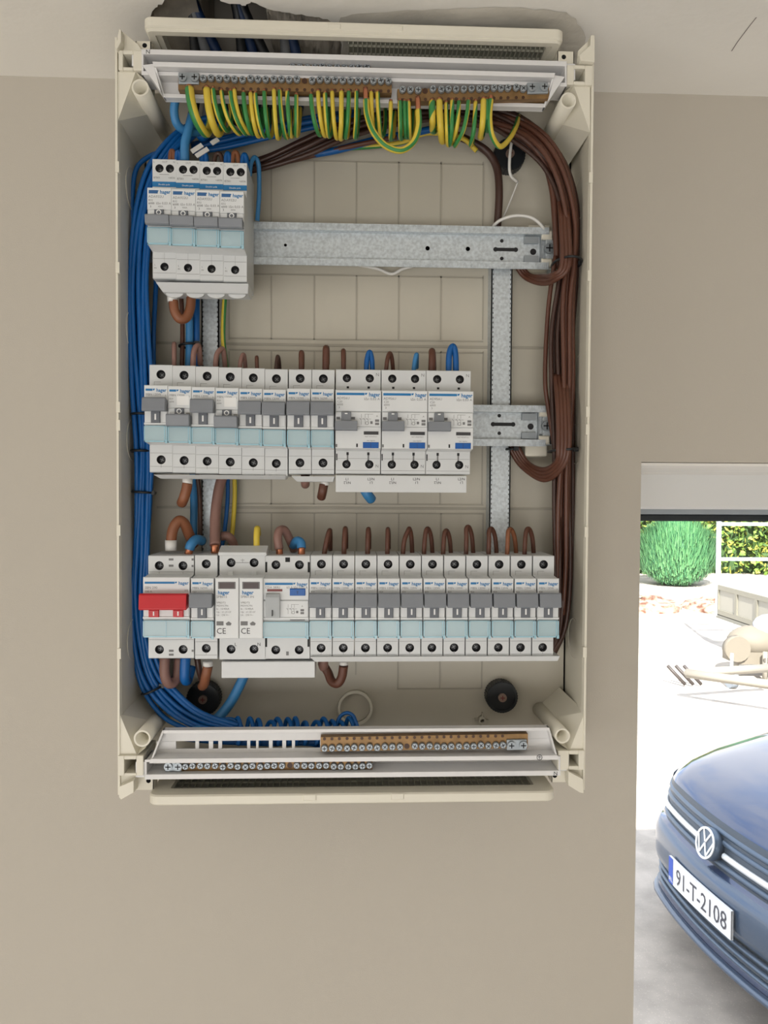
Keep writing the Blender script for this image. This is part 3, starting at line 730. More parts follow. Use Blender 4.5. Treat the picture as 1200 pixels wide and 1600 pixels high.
ws = lambda px, Y: px * (Y - CAM.y) / F
def heights(px, tops):
    """tops: (row top, nose top, nose bottom, row bottom) in image rows -> metric z at the device"""
    zt = P(px, tops[0], YSH).z; nt = P(px, tops[1], YN).z; nb = P(px, tops[2], YN).z; zb = P(px, tops[3], YSH).z
    return zt, nt, nb, zb
def mcb(name, label, group, w, H, down=False, txt=('MBN 120W', 'B20', '6000'), sticker=False, topr=0.47, corner=True):
    zt, nt, nb, zb = H
    e = empty(name, (0, YRAIL, 0), label, 'circuit breaker', group)
    hn = nt - nb
    th = [(0, zt - (zt - nt) * 0.42)]; bh = [(0, zb + (nb - zb) * 0.44)]
    body(e, w, zt, zb, nt, nb, th, bh)
    screw_in(e, th[0][0], th[0][1], 0.0034, DS + 0.0035); screw_in(e, bh[0][0], bh[0][1], 0.0034, DS + 0.0035)
    f = lambda k: nt - hn * k
    if not down:
        plate(e, w, f(0.30), f(0.0) + 0.0002); housing(e, w, f(0.66), f(0.32))
        lever(e, w, f(0.47), f(0.22), f(0.66), f(0.45))
    else:
        plate(e, w, f(0.385), f(0.0) + 0.0002); housing(e, w, f(0.66), f(0.39))
        lever(e, w, f(0.72), f(0.50), f(0.56), f(0.39), mk='O', down=True)
    cover(e, w, f(1.0) + 0.0002, f(0.71))
    t = MB(); W = w / 2; y = DN - 0.00125; s = 0.0033
    logo(t, W - 0.0012, f(0.11), 0.0036, -W + 0.0014)
    t.text(txt[0], 0.0023, -W + 0.0014, y, f(0.175), 0); t.text('3', 0.0018, W - 0.0014, y, f(0.19), 0, 'RIGHT')
    t.text(txt[1], 0.0018, -W + 0.0014, y, f(0.235), 0)
    if down or 1: t.text(txt[2], 0.0017, -W + 0.0014, y, f(0.285), 0)
    if corner:                                  # printed corner bracket on the upper shoulder
        zz = nt + (zt - nt) * 0.26; t.box(-W + 0.0038, -W + 0.0088, DS - 0.0001, DS, zz, zz + 0.0002); t.box(-W + 0.0038, -W + 0.0040, DS - 0.0001, DS, nt + 0.0012, zz)
    t.box(-W + 0.0006, W - 0.0006, DS - 0.0001, DS, bh[0][1] + 0.0050, bh[0][1] + 0.0052); t.box(-0.0001, 0.0001, DS - 0.0001, DS, zb + 0.0036, zb + 0.0060)
    t.box(-W + 0.0006, W - 0.0006, DS - 0.0001, DS, bh[0][1] - 0.0052, bh[0][1] - 0.0050)
    prints(t, [M['ink'], M['logo']], e, H)
    if sticker:
        s_ = MB(); s_.box(-0.0020, W - 0.002, y - 0.0001, y, f(0.33), f(0.17)); s_.build('paper_sticker', M['white'], e)
    return e
def loc_row(e, px, py0, slope=0.0):
    p = P(px, py0, YSH); e.location = (p.x, YRAIL, 0.0)
    return p
def place(e, px, pyref, H):
    """module centre px; H was measured as absolute heights at the row's reference column"""
    e.location = (P(px, pyref, YSH).x, YRAIL, 0.0)

# Bottom row ---------------------------------------------------------------
def rel(H, z): return tuple(h - z for h in H)
H3 = heights(676, (868, 904, 996, 1029)); Z3 = (H3[0] + H3[3]) / 2
G3 = 'slim circuit breakers in the bottom row right of the two-pole residual current device'
w3 = ws(34.65, YSH)
proto = None
for i in range(11):
    px = 484.6 + 34.67 * (i + 0.5)
    lab = 'slim white circuit breaker in the bottom row, ' + ('beside the blue test button device' if i == 0 else 'last at the right-hand end' if i == 10 else ORD[i] + ' of the eleven from the left')
    if proto is None: proto = mcb('circuit_breaker', lab, G3, w3, rel(H3, Z3)); o = proto
    else: o = copy_tree(proto); o['label'] = lab
    o.location = (P(px, 950, YSH).x, YRAIL, Z3)
wl = ws(35.6, YSH)
o = mcb('circuit_breaker', 'slim white circuit breaker in the bottom row, directly right of the red main switch', 'circuit breakers in the bottom row', wl, rel(H3, Z3), txt=('MBN 163W', 'C63', '6000'), corner=False)
o.location = (P(322.2, 950, YSH).x, YRAIL, Z3)
H3a = heights(265, (868, 902, 995, 1029))
Hm = rel(H3a, Z3)

def frames(e, w, Hh, th, bh, r=0.0034): 
    body(e, w, Hh[0], Hh[3], Hh[1], Hh[2], th, bh, r)
    for (x, z) in th + bh: screw_in(e, x, z, r, DS + 0.0035)
# main switch
w = ws(71, YSH); zt, nt, nb, zb = Hm; hn = nt - nb; f = lambda k: nt - hn * k; W = w / 2
e = empty('main_switch', (P(267.5, 950, YSH).x, YRAIL, Z3), 'two-pole main switch with a wide red lever at the left end of the bottom row', 'main switch')
frames(e, w, Hm, [(-0.0090, zt - 0.0078), (0.0090, zt - 0.0078)], [(-0.0090, zb + 0.0070), (0.0090, zb + 0.0070)])
plate(e, w, f(0.30), f(0) + 0.0002); housing(e, w, f(0.66), f(0.32))
b = MB(); o_ = DN - 0.0105; b.prism([(DN + 0.001, f(0.50)), (o_ + 0.001, f(0.52)), (o_, f(0.50)), (o_ + 0.001, f(0.27)), (o_ + 0.0025, f(0.25)), (DN + 0.001, f(0.27))], -W - 0.0006, W - 0.001, 'x')
b.build('lever', M['red'], e, bevel=0.0004)
for x in (-0.0090, 0.0090):
    b = MB(); b.rbox(x - 0.0038, x + 0.0038, DN - 0.003, DN + 0.001, f(0.66), f(0.54), 0.0004); st = b.build('lever_stem', M['red'], e)
    t = MB(); t.box(x - 0.0005, x + 0.0005, DN - 0.0032, DN - 0.003, f(0.635), f(0.565)); t.build('lever_mark', M['white'], st)
cover(e, w, f(1.0), f(0.72), 2)
t = MB(); y = DN - 0.00125
logo(t, W - 0.0012, f(0.12), 0.0036, -W + 0.0016); t.text('SBN 290', 0.0026, -W + 0.0016, y, f(0.19), 0); t.text('100 A', 0.0022, -W + 0.0016, y, f(0.25), 0)
t.text('1/2', 0.0022, W - 0.0014, y, f(0.235), 0, 'RIGHT')
for x in (-0.0090, 0.0090):
    t.box(x - 0.0001, x + 0.0001, DS - 0.0001, DS, nt + 0.0012, zt - 0.0125)
t.box(-W + 0.0006, W - 0.0006, DS - 0.0001, DS, zt - 0.0126, zt - 0.0124); t.box(-W + 0.0006, W - 0.0006, DS - 0.0001, DS, nb - 0.0050, nb - 0.0048)
for (x, z) in ((0, zt - 0.0030), (0, zt - 0.0078), (0, zb + 0.0060), (0, zb + 0.0030), (0.0165, zt - 0.003), (0.0165, zt - 0.008), (0.0165, zb + 0.006)): t.box(x - 0.0018 if x == 0 else x - 0.0010, x + 0.0018 if x == 0 else x + 0.0006, DS - 0.0001, DS, z - 0.0008, z + 0.0008, 0)
prints(t, [M['ink'], M['logo']], e, Hm)
# surge arrester
Hs = rel(heights(379, (866, 903, 995, 1031)), Z3); zt, nt, nb, zb = Hs; hn = nt - nb; f = lambda k: nt - hn * k
w = ws(72.5, YSH); W = w / 2
e = empty('surge_arrester', (P(379.0, 950, YSH).x, YRAIL, Z3), 'white surge arrester with two tall plug-in cartridges marked CE in the bottom row', 'surge arrester')
frames(e, w, Hs, [(-0.0088, zt - 0.0065), (0.0088, zt - 0.0065)], [(-0.0088, zb + 0.0082), (0.0088, zb + 0.0082)])
b = MB(); b.prism([(DS + 0.012, zt + 0.006), (DS - 0.001, zt + 0.0015), (DS - 0.001, zt - 0.001), (DS + 0.012, zt - 0.001)], -W - 0.0005, W + 0.0005, 'x')
b.build('top_hood', M['dev'], e, bevel=0.0004)
for sgn in (-1, 1):
    x = sgn * w / 4; b = MB(); b.rbox(x - w / 4 + 0.0002, x + w / 4 - 0.0002, DN - 0.0042, DN + 0.0002, nb - 0.0006, nt + 0.0006, 0.0006)
    b.box(x - 0.0018, x + 0.0018, DS - 0.002, DS, nt, nt + 0.0035); ct = b.build('cartridge', M['dev_nose'], e)
    yc = DN - 0.0043; x0 = x - w / 4 + 0.0012
    b = MB(); b.box(x - 0.0066, x + 0.0064, yc, yc + 0.0001, f(0.175), f(0.055), 1); b.box(x - 0.0057, x + 0.0055, yc - 0.0001, yc, f(0.165), f(0.07)); b.build('status_window', [M['pad'], M['ink']], ct)
    t = MB(); t.text('hager', 0.0040, x0 + 0.0010, yc, f(0.265), 1, 'LEFT', 0.028, False, 0.0, 0.95); t.text('SPB015' if sgn < 0 else 'SPB013N', 0.0026, x0, yc, f(0.325), 0)
    for k, s_ in enumerate(('VPB2/T2', 'MOV/CTN', 'In : 15/40kA', 'Up : ≤1,25 kV', 'Uc : 230 V~')): t.text(s_, 0.0019, x0, yc, f(0.42 + 0.052 * k), 0)
    t.box(x0, x0 + 0.0052, yc, yc + 0.0001, f(0.79), f(0.72), 0)
    t.add([(x0 + 0.0075, yc, f(0.79)), (x0 + 0.0105, yc, f(0.79)), (x0 + 0.0112, yc, f(0.755)), (x0 + 0.009, yc, f(0.72)), (x0 + 0.0068, yc, f(0.755))], [(0, 1, 2, 3, 4)], 0)
    t.text('CE', 0.0062, x0, yc, f(0.93), 2, 'LEFT', 0.0, False, 0.0, 0.95)
    t.build('printed_label', [M['ink'], M['logo'], M['inkdk']], ct)
t = MB(); t.text('L', 0.0036, -0.0062, DS - 0.0001, zb + 0.0108, 0, 'LEFT'); t.text('N', 0.0036, 0.0112, DS - 0.0001, zb + 0.0108, 0, 'LEFT')
t.box(-0.0052, 0.0052, DS - 0.0001, DS, zt - 0.0066, zt - 0.0063); t.box(-0.0001, 0.0001, DS - 0.0001, DS, zt - 0.0066, zt - 0.0035); t.box(-0.0016, 0.0016, DS - 0.0001, DS, zt - 0.0046, zt - 0.0044)
prints(t, M['inkdk'], e, Hs)
# two-pole residual current device of the bottom row
w = ws(70.5, YSH); W = w / 2; Hr = rel(heights(449, (868, 904, 996, 1030)), Z3); zt, nt, nb, zb = Hr; hn = nt - nb; f = lambda k: nt - hn * k
e = empty('residual_current_device', (P(449.3, 950, YSH).x, YRAIL, Z3), 'two-pole residual current device with a small square blue test button in the bottom row', 'residual current device')
frames(e, w, Hr, [(-0.0090, zt - 0.0072), (0.0090, zt - 0.0072)], [(-0.0090, zb + 0.0072), (0.0090, zb + 0.0072)])
plate(e, w, f(0.36), f(0) + 0.0002); housing(e, w, f(0.66), f(0.37), notch=False)
b = MB(); b.prism([(DN, f(0.66)), (DN - 0.0035, f(0.66)), (DN - 0.0045, f(0.5)), (DN - 0.006, f(0.30)), (DN - 0.0045, f(0.25)), (DN, f(0.25))], -W + 0.0026, -W + 0.0132, 'x'); lv = b.build('lever', mat_once('pale_grey_lever', srgb(172, 176, 178)), e, bevel=0.0004)
b = MB(); b.box(-W + 0.0072, -W + 0.0080, DN - 0.0052, DN - 0.0040, f(0.62), f(0.52)); b.build('lever_mark', M['inkdk'], lv)
cover(e, w, f(1.0), f(0.73))
b = MB(); b.rbox(0.0030, 0.0146, DN - 0.0022, DN, f(0.285), f(0.165), 0.0004); bt = b.build('test_button', M['bluebtn'], e)
t = MB(); t.text('T', 0.0030, 0.0088, DN - 0.0023, f(0.255), 0, 'CENTER'); t.build('button_letter', M['inkdk'], bt)
b = MB(); b.box(-W + 0.0034, -W + 0.0148, DN - 0.0014, DN - 0.0011, f(0.215), f(0.175)); b.build('indicator_window', M['maroon'], e)
b = MB(); b.box(0.0032, 0.0144, DN - 0.0018, DN - 0.0011, f(0.70), f(0.665)); b.build('coding_window', M['inkdk'], e)
def schematic(t, x, z, s, y):
    for dx in (0, 0.0028, 0.0052):
        t.box(x + dx * s, x + (dx + 0.00022) * s, y, y + 0.0001, z - 0.0042 * s, z - 0.0012 * s); t.box(x + dx * s, x + (dx + 0.00022) * s, y, y + 0.0001, z + 0.0008 * s, z + 0.0038 * s)
        t.add([(x + dx * s, y, z - 0.0012 * s), (x + (dx + 0.0003) * s, y, z - 0.0012 * s), (x + (dx - 0.0010) * s, y, z + 0.0008 * s), (x + (dx - 0.0013) * s, y, z + 0.0008 * s)], [(0, 1, 2, 3)])
    t.box(x - 0.001 * s, x + 0.0075 * s, y, y + 0.0001, z - 0.0001, z + 0.0001); t.box(x + 0.0028 * s, x + 0.009 * s, y, y + 0.0001, z + 0.0036 * s, z + 0.0038 * s)
    t.pipe((x + 0.0044 * s, y, z - 0.003 * s), 0.0013 * s, 0.0010 * s, (0, 1, 0), 0.0001, 12); t.box(x + 0.0068 * s, x + 0.0086 * s, y, y + 0.0001, z - 0.0036 * s, z - 0.0016 * s)
    t.text('A', 0.0020 * s, x + 0.0112 * s, y, z + 0.0016 * s, 0, 'LEFT'); t.box(x + 0.0104 * s, x + 0.0134 * s, y, y + 0.0001, z - 0.0020 * s, z - 0.0002 * s); t.box(x + 0.0104 * s, x + 0.0134 * s, y, y + 0.0001, z - 0.0044 * s, z - 0.0026 * s)
t = MB(); logo(t, W - 0.0014, f(0.12), 0.0038, -W + 0.0018)
t.text('CDA 380U', 0.0024, -W + 0.0020, y, f(0.165), 0); t.text('63 A IΔn 0,03 A', 0.0024, W - 0.0012, y, f(0.165), 0, 'RIGHT')
schematic(t, 0.0016, f(0.51), 0.9, DN - 0.00145)
for (x, z) in ((-W + 0.001, zt - 0.009), (W - 0.0012, zt - 0.009), (-W + 0.001, nb - 0.006), (W - 0.0012, nb - 0.006)): t.box(x - 0.0008, x + 0.0008, DS - 0.0001, DS, z - 0.004, z + 0.004, 2)
t.box(-0.0018, 0.0018, DS - 0.0001, DS, zt - 0.005, zt - 0.0015, 2); t.box(-0.0010, 0.0010, DS - 0.0001, DS, zb + 0.003, zb + 0.006, 0)
prints(t, [M['ink'], M['logo'], M['hole']], e, Hr)

# Middle row ---------------------------------------------------------------
H2 = heights(340, (573, 606, 694.5, 741)); Z2 = (H2[0] + H2[3]) / 2
w2 = ws(36.05, YSH); protos = {}
H2b = heights(485, (577, 608, 699, 741))
for i in range(8):
    px = 233.6 + 36.03 * (i + 0.5) if i < 6 else (450.8 + 36.1 * (i - 6 + 0.5))
    dn = i in (1, 3)
    if dn: lab = 'slim white circuit breaker in the middle row with its grey lever down, ' + ('second from left' if i == 1 else 'fourth from left')
    elif i >= 6: lab = 'slim white circuit breaker, middle row, ' + ('first one right of the narrow gap' if i == 6 else 'directly left of the three wide devices')
    else: lab = {0: 'slim white circuit breaker with raised lever at the left end of the middle row', 2: 'slim white circuit breaker with raised lever between the two whose levers are down', 4: 'slim white circuit breaker in the middle row, first right of the second lowered lever', 5: 'slim white circuit breaker in the middle row, just left of the narrow gap'}[i]
    HH = H2b if i >= 6 else H2
    key = (dn, i >= 6)
    if key not in protos:
        protos[key] = mcb('circuit_breaker', lab, 'slim circuit breakers in the middle row', w2, rel(HH, Z2), down=dn, sticker=dn, txt=('MBN 120W', 'B20', '6000') if i < 6 else ('MBN 163W', 'B40', '6000')); o = protos[key]
    else: o = copy_tree(protos[key]); o['label'] = lab
    o.location = (P(px, 650, YSH).x, YRAIL, Z2 + ((2.5 - i) * 0.00045 if i < 6 else 0))
w = ws(70.6, YSH); W = w / 2; Hc = heights(630, (578, 611, 702, 741)); Hq = rel(Hc, Z2); zt, nt, nb, zb = Hq; hn = nt - nb; f = lambda k: nt - hn * k
e = empty('residual_current_breaker', (0, YRAIL, Z2), '', 'residual current breaker', 'wide two-pole devices with oblong blue buttons in the middle row')
hx = 0.0088
frames(e, w, Hq, [(-hx, zt - 0.0068), (hx, zt - 0.0068)], [(-hx, zb + 0.0074), (hx, zb + 0.0074)], 0.0032)
plate(e, w, f(0.36), f(0.0) + 0.0002)
b = MB(); b.rbox(-W + 0.0005, W - 0.0005, DN - 0.0016, DN + 0.0005, f(0.62), f(0.37), 0.0004); b.box(-W + 0.0005, W - 0.0005, DN - 0.0008, DN + 0.0005, f(0.99), f(0.625)); b.build('lever_housing', M['dev_nose'], e)
b = MB(); o_ = DN - 0.010; X0, X1 = -W + 0.0002, -W + 0.0168
b.prism([(DN + 0.001, f(0.69)), (o_ + 0.002, f(0.705)), (o_, f(0.68)), (o_ + 0.0008, f(0.535)), (DN + 0.001, f(0.53))], X0, X1, 'x')
b.prism([(DN + 0.001, f(0.54)), (DN - 0.007, f(0.54)), (DN - 0.004, f(0.375)), (DN - 0.001, f(0.37))], -W + 0.0048, -W + 0.0120, 'x')
lv = b.build('lever', M['toggle'], e, bevel=0.0004)
b = MB(); b.box(-W + 0.0074, -W + 0.0094, DN - 0.0050, DN - 0.0042, f(0.415), f(0.395)); b.build('lever_mark', M['white'], lv)
b = MB(); b.box(0.0042, 0.0152, DN - 0.0012, DN - 0.0007, f(0.755), f(0.70)); b.build('indicator_window', M['inkdk'], e)
b = MB(); b.rbox(0.0036, 0.0154, DN - 0.0016, DN, f(0.985), f(0.885), 0.0003); bt = b.build('test_button', M['bluebtn'], e)
t = MB(); t.box(0.0094, 0.0096, DN - 0.0017, DN - 0.0016, f(0.98), f(0.89)); t.build('button_seam', M['inkdk'], bt)
t = MB(); logo(t, W - 0.0012, f(0.10), 0.0041, -W + 0.0012)
t.text('AD956U', 0.0026, -W + 0.0014, y, f(0.155), 0); t.text('IΔn 0,03 A', 0.0027, W - 0.0014, y, f(0.165), 0, 'RIGHT')
for k, s_ in enumerate(('C20', '6000', '3')): t.text(s_, 0.0022, -W + 0.0016 + (0.001 if k == 2 else 0), y, f(0.21 + 0.05 * k), 0)
t.text('TEST MONTHLY', 0.0013, 0.0096, DN - 0.0009, f(0.80), 0, 'CENTER'); t.text('test régulier', 0.0013, 0.0096, DN - 0.0009, f(0.865), 0, 'CENTER')
schematic(t, 0.0022, f(0.49), 1.0, DN - 0.00165)
for x in (-W + 0.0024, -W + 0.0136): t.box(x - 0.0014, x + 0.0014, DN - 0.00175, DN - 0.0016, f(0.50), f(0.455), 0)
t.box(-W + 0.0005, -W + 0.0018, DN - 0.0009, DN - 0.0008, f(0.97), f(0.92), 0); t.box(-W + 0.0160, -W + 0.0172, DN - 0.0009, DN - 0.0008, f(0.97), f(0.91), 2)
for x in (-hx + 0.0008, hx - 0.0008):
    t.box(x - 0.0009, x + 0.0009, DS - 0.0001, DS, nt + 0.0034, nt + 0.0050, 2); t.box(x - 0.0009, x + 0.0009, DS - 0.0001, DS, nb - 0.0040, nb - 0.0018, 2); t.box(x - 0.0008, x + 0.0008, DS - 0.0001, DS, nb - 0.0090, nb - 0.0078, 2)
    t.box(x - 0.0006, x + 0.0006, DS - 0.0001, DS, nb - 0.0078, nb - 0.004, 0)
t.text('N', 0.0034, hx + 0.0046, DS - 0.0001, zt - 0.0050, 0); t.text('N', 0.0034, hx + 0.0046, DS - 0.0001, zb + 0.0050, 0)
for x in (-W + 0.0007, ): t.box(x, x + 0.0009, DS - 0.0001, DS, nb - 0.0080, nb - 0.0030, 2)
t.box(-W + 0.0007, W - 0.0007, DS - 0.0001, DS, nb - 0.0068, nb - 0.0066, 0); t.box(-W + 0.0007, W - 0.0007, DS - 0.0001, DS, zb + 0.0026, zb + 0.0028, 0)
prints(t, [M['ink'], M['logo'], M['hole']], e, Hq)
RX = (559.6, 630.4, 700.4)
for i, (px, lab) in enumerate(zip(RX, ('left one, directly beside the slim breakers', 'middle one of the three', 'right one, next to the bare rail'))):
    o = e if i == 0 else copy_tree(e)
    o['label'] = 'wide white device with an oblong blue button, ' + lab
    o.location.x = P(px, 650, YSH).x
# Top row -------------------------------------------------------------------
H1 = heights(312, (251, 297.5, 386, 438)); Z1 = (H1[0] + H1[3]) / 2; w = ws(36.8, YSH); W = w / 2; zt, nt, nb, zb = rel(H1, Z1); hn = nt - nb; f = lambda k: nt - hn * k
e = empty('combined_circuit_breaker', (0, YRAIL, Z1), '', 'circuit breaker', 'breakers with a blue stripe in the top row')
g = 0.0038
frames(e, w, (zt, nt, nb, zb), [(-0.0036, zt - 0.0072), (0.0042, zt - 0.0072)], [(0.0, zb + 0.0090)], 0.0031)
plate(e, w, f(0.385), f(0.0) + 0.0002); housing(e, w, f(0.62), f(0.39), notch=True)
lever(e, w, f(0.70), f(0.52), f(0.54), f(0.39), mk='O', down=True)
cover(e, w, f(1.0), f(0.70))
b = MB(); b.box(-W + 0.0003, W - 0.0003, DS - 0.0004, DS, zt - 0.0210, zt - 0.0172); b.build('blue_stripe', M['logo'], e)
b = MB(); b.rbox(-W + 0.0012, -W + 0.0082, DN - 0.0016, DN - 0.001, f(0.105), f(0.035), 0.0006); b.build('test_button', mat_once('slate_blue_button', srgb(50, 98, 150)), e)
t = MB(); logo(t, W - 0.0010, f(0.10), 0.0037, -W + 0.0012, bar=False)
t.text('ADA932U', 0.0026, -W + 0.0012, y, f(0.175), 0); t.text('B32', 0.0021, -W + 0.0012, y, f(0.235), 0)
t.text('6000', 0.0022, -W + 0.0012, y, f(0.29), 2); t.text('IΔn 0,03 A', 0.0025, W - 0.0006, y, f(0.29), 0, 'RIGHT'); t.text('3', 0.0022, -W + 0.0022, y, f(0.345), 2); t.text('400A', 0.0017, -0.001, y, f(0.34), 0)
yy = DS - 0.0001
t.text('L', 0.0019, -W + 0.001, yy, zt - 0.0030, 0); t.text('OUT', 0.0019, 0.0004, yy, zt - 0.0030, 0, 'CENTER'); t.text('N', 0.0019, W - 0.001, yy, zt - 0.0030, 0, 'RIGHT')
t.box(-0.0036, 0.0034, yy, DS, zt - 0.0118, zt - 0.0116, 2); t.text('B7501', 0.0020, -W + 0.0010, yy, zt - 0.0148, 0); t.text('+6036', 0.0020, W - 0.0010, yy, zt - 0.0148, 0, 'RIGHT')
t.text('Double pole', 0.0017, 0, DS - 0.0005, zt - 0.0199, 3, 'CENTER')
t.text('L', 0.0018, -W + 0.0016, yy, zb + 0.0098, 0); t.text('IN', 0.0018, -W + 0.0014, yy, zb + 0.0074, 0)
t.box(-W + 0.0008, W - 0.0006, yy, DS, zb + 0.0150, zb + 0.0152, 0); t.box(-W + 0.0008, W - 0.0006, yy, DS, zb + 0.0042, zb + 0.0044, 0)
t.box(0, W - 0.0008, yy, DS, zb + 0.0214, zb + 0.0215, 0); t.box(0, 0.0001, yy, DS, zb + 0.0122, zb + 0.0214, 0)
prints(t, [M['ink'], M['logo'], M['inkdk'], M['white']], e, (zt, nt, nb, zb))
for i in range(4):
    o = e if i == 0 else copy_tree(e)
    o['label'] = 'white breaker with a blue stripe in the top row, ' + ('left-hand end', 'second from the left', 'third from the left', 'right-hand end beside the bare rail')[i]
    px = 238.4 + 36.85 * (i + 0.5); o.location.x = P(px, 345, YSH).x; o.location.z = Z1 - (i - 1.5) * 0.0005

# busbar shrouds --------------------------------------------------------------
def shroud(x0, x1, y0, y1, lab, depth0=-0.003, slope=0.006, bumps=0, m='dev', name='busbar_cover'):
    Ya, Yb_ = YSH + depth0, YSH + depth0 + slope
    a = P(x0, y0, Ya); c = P(x1, y1, Yb_); zc = (a.z + c.z) / 2
    e = empty(name, ((a.x + c.x) / 2, YRAIL, c.z), lab, 'busbar cover', 'plastic busbar covers under the breaker rows')
    hw = (c.x - a.x) / 2; H = a.z - c.z; A, B_ = Ya - YRAIL, Yb_ - YRAIL
    ins = 0.004 if slope > 0.001 else 0
    b = MB(); vs = [(-hw, A, H), (hw, A, H), (hw - ins * 0.3, B_, 0), (-hw + ins, B_, 0), (-hw, -0.02, H), (hw, -0.02, H), (hw - ins * 0.3, -0.02, 0), (-hw + ins, -0.02, 0)]
    b.add(vs, [(0, 3, 2, 1), (4, 5, 6, 7), (0, 1, 5, 4), (3, 7, 6, 2), (0, 4, 7, 3), (1, 2, 6, 5)])
    b.build('shroud', M[m], e, bevel=0.0005)
    if bumps:
        b = MB()
        for k in range(bumps):
            x = -hw + ins + (2 * hw - ins * 1.5) * (k + 0.5) / bumps; r = hw / bumps * 0.78
            b.prism([(x + r * math.cos(t), 0.0004 - 0.0034 * math.sin(t)) for t in [math.pi * q / 10 for q in range(11)]], B_ + 0.003, B_ + 0.0055, 'y')
        b.build('scalloped_skirt', M['dev'], e)
    return e
shroud(243, 390, 440.5, 459, 'angled busbar cover with a scalloped edge under the top row', bumps=4)
shroud(239, 448, 741.5, 749, 'long thin busbar cover under the six left breakers of the middle row')
shroud(455, 523, 744, 753, 'short busbar cover under the pair of breakers in the middle row', slope=0.004)
sh = shroud(524.5, 729, 742.5, 770, 'flat white busbar cover printed L1 and L2/N under the three wide devices', slope=0.0, depth0=-0.0015)
t = MB()
for px in RX:
    for dx, s1, s2 in ((-17, 'L1', 'N/Z1'), (20, 'L2/N', 'L1')):
        p = P(px + dx, 750.5, YSH) - sh.location; q = P(px + dx, 752.5, YSH) - sh.location
        t.text(s1, 0.0027, p.x, YSH - 0.0016 - YRAIL, p.z, 0, 'CENTER', 0.01); t.text('N/L2' if s2 == 'N/Z1' else 'L1', 0.0027, q.x, YSH - 0.0016 - YRAIL, q.z, 0, 'CENTER', 0.01, True)
t.build('printed_label', M['inkdk'], sh)
shroud(484, 874, 1026.5, 1033, 'long thin busbar cover under the eleven breakers of the bottom row', slope=0.002, depth0=-0.003)
shroud(346, 492, 1034, 1059, 'flat white busbar cover under the surge arrester in the bottom row', slope=0.0, depth0=-0.001)

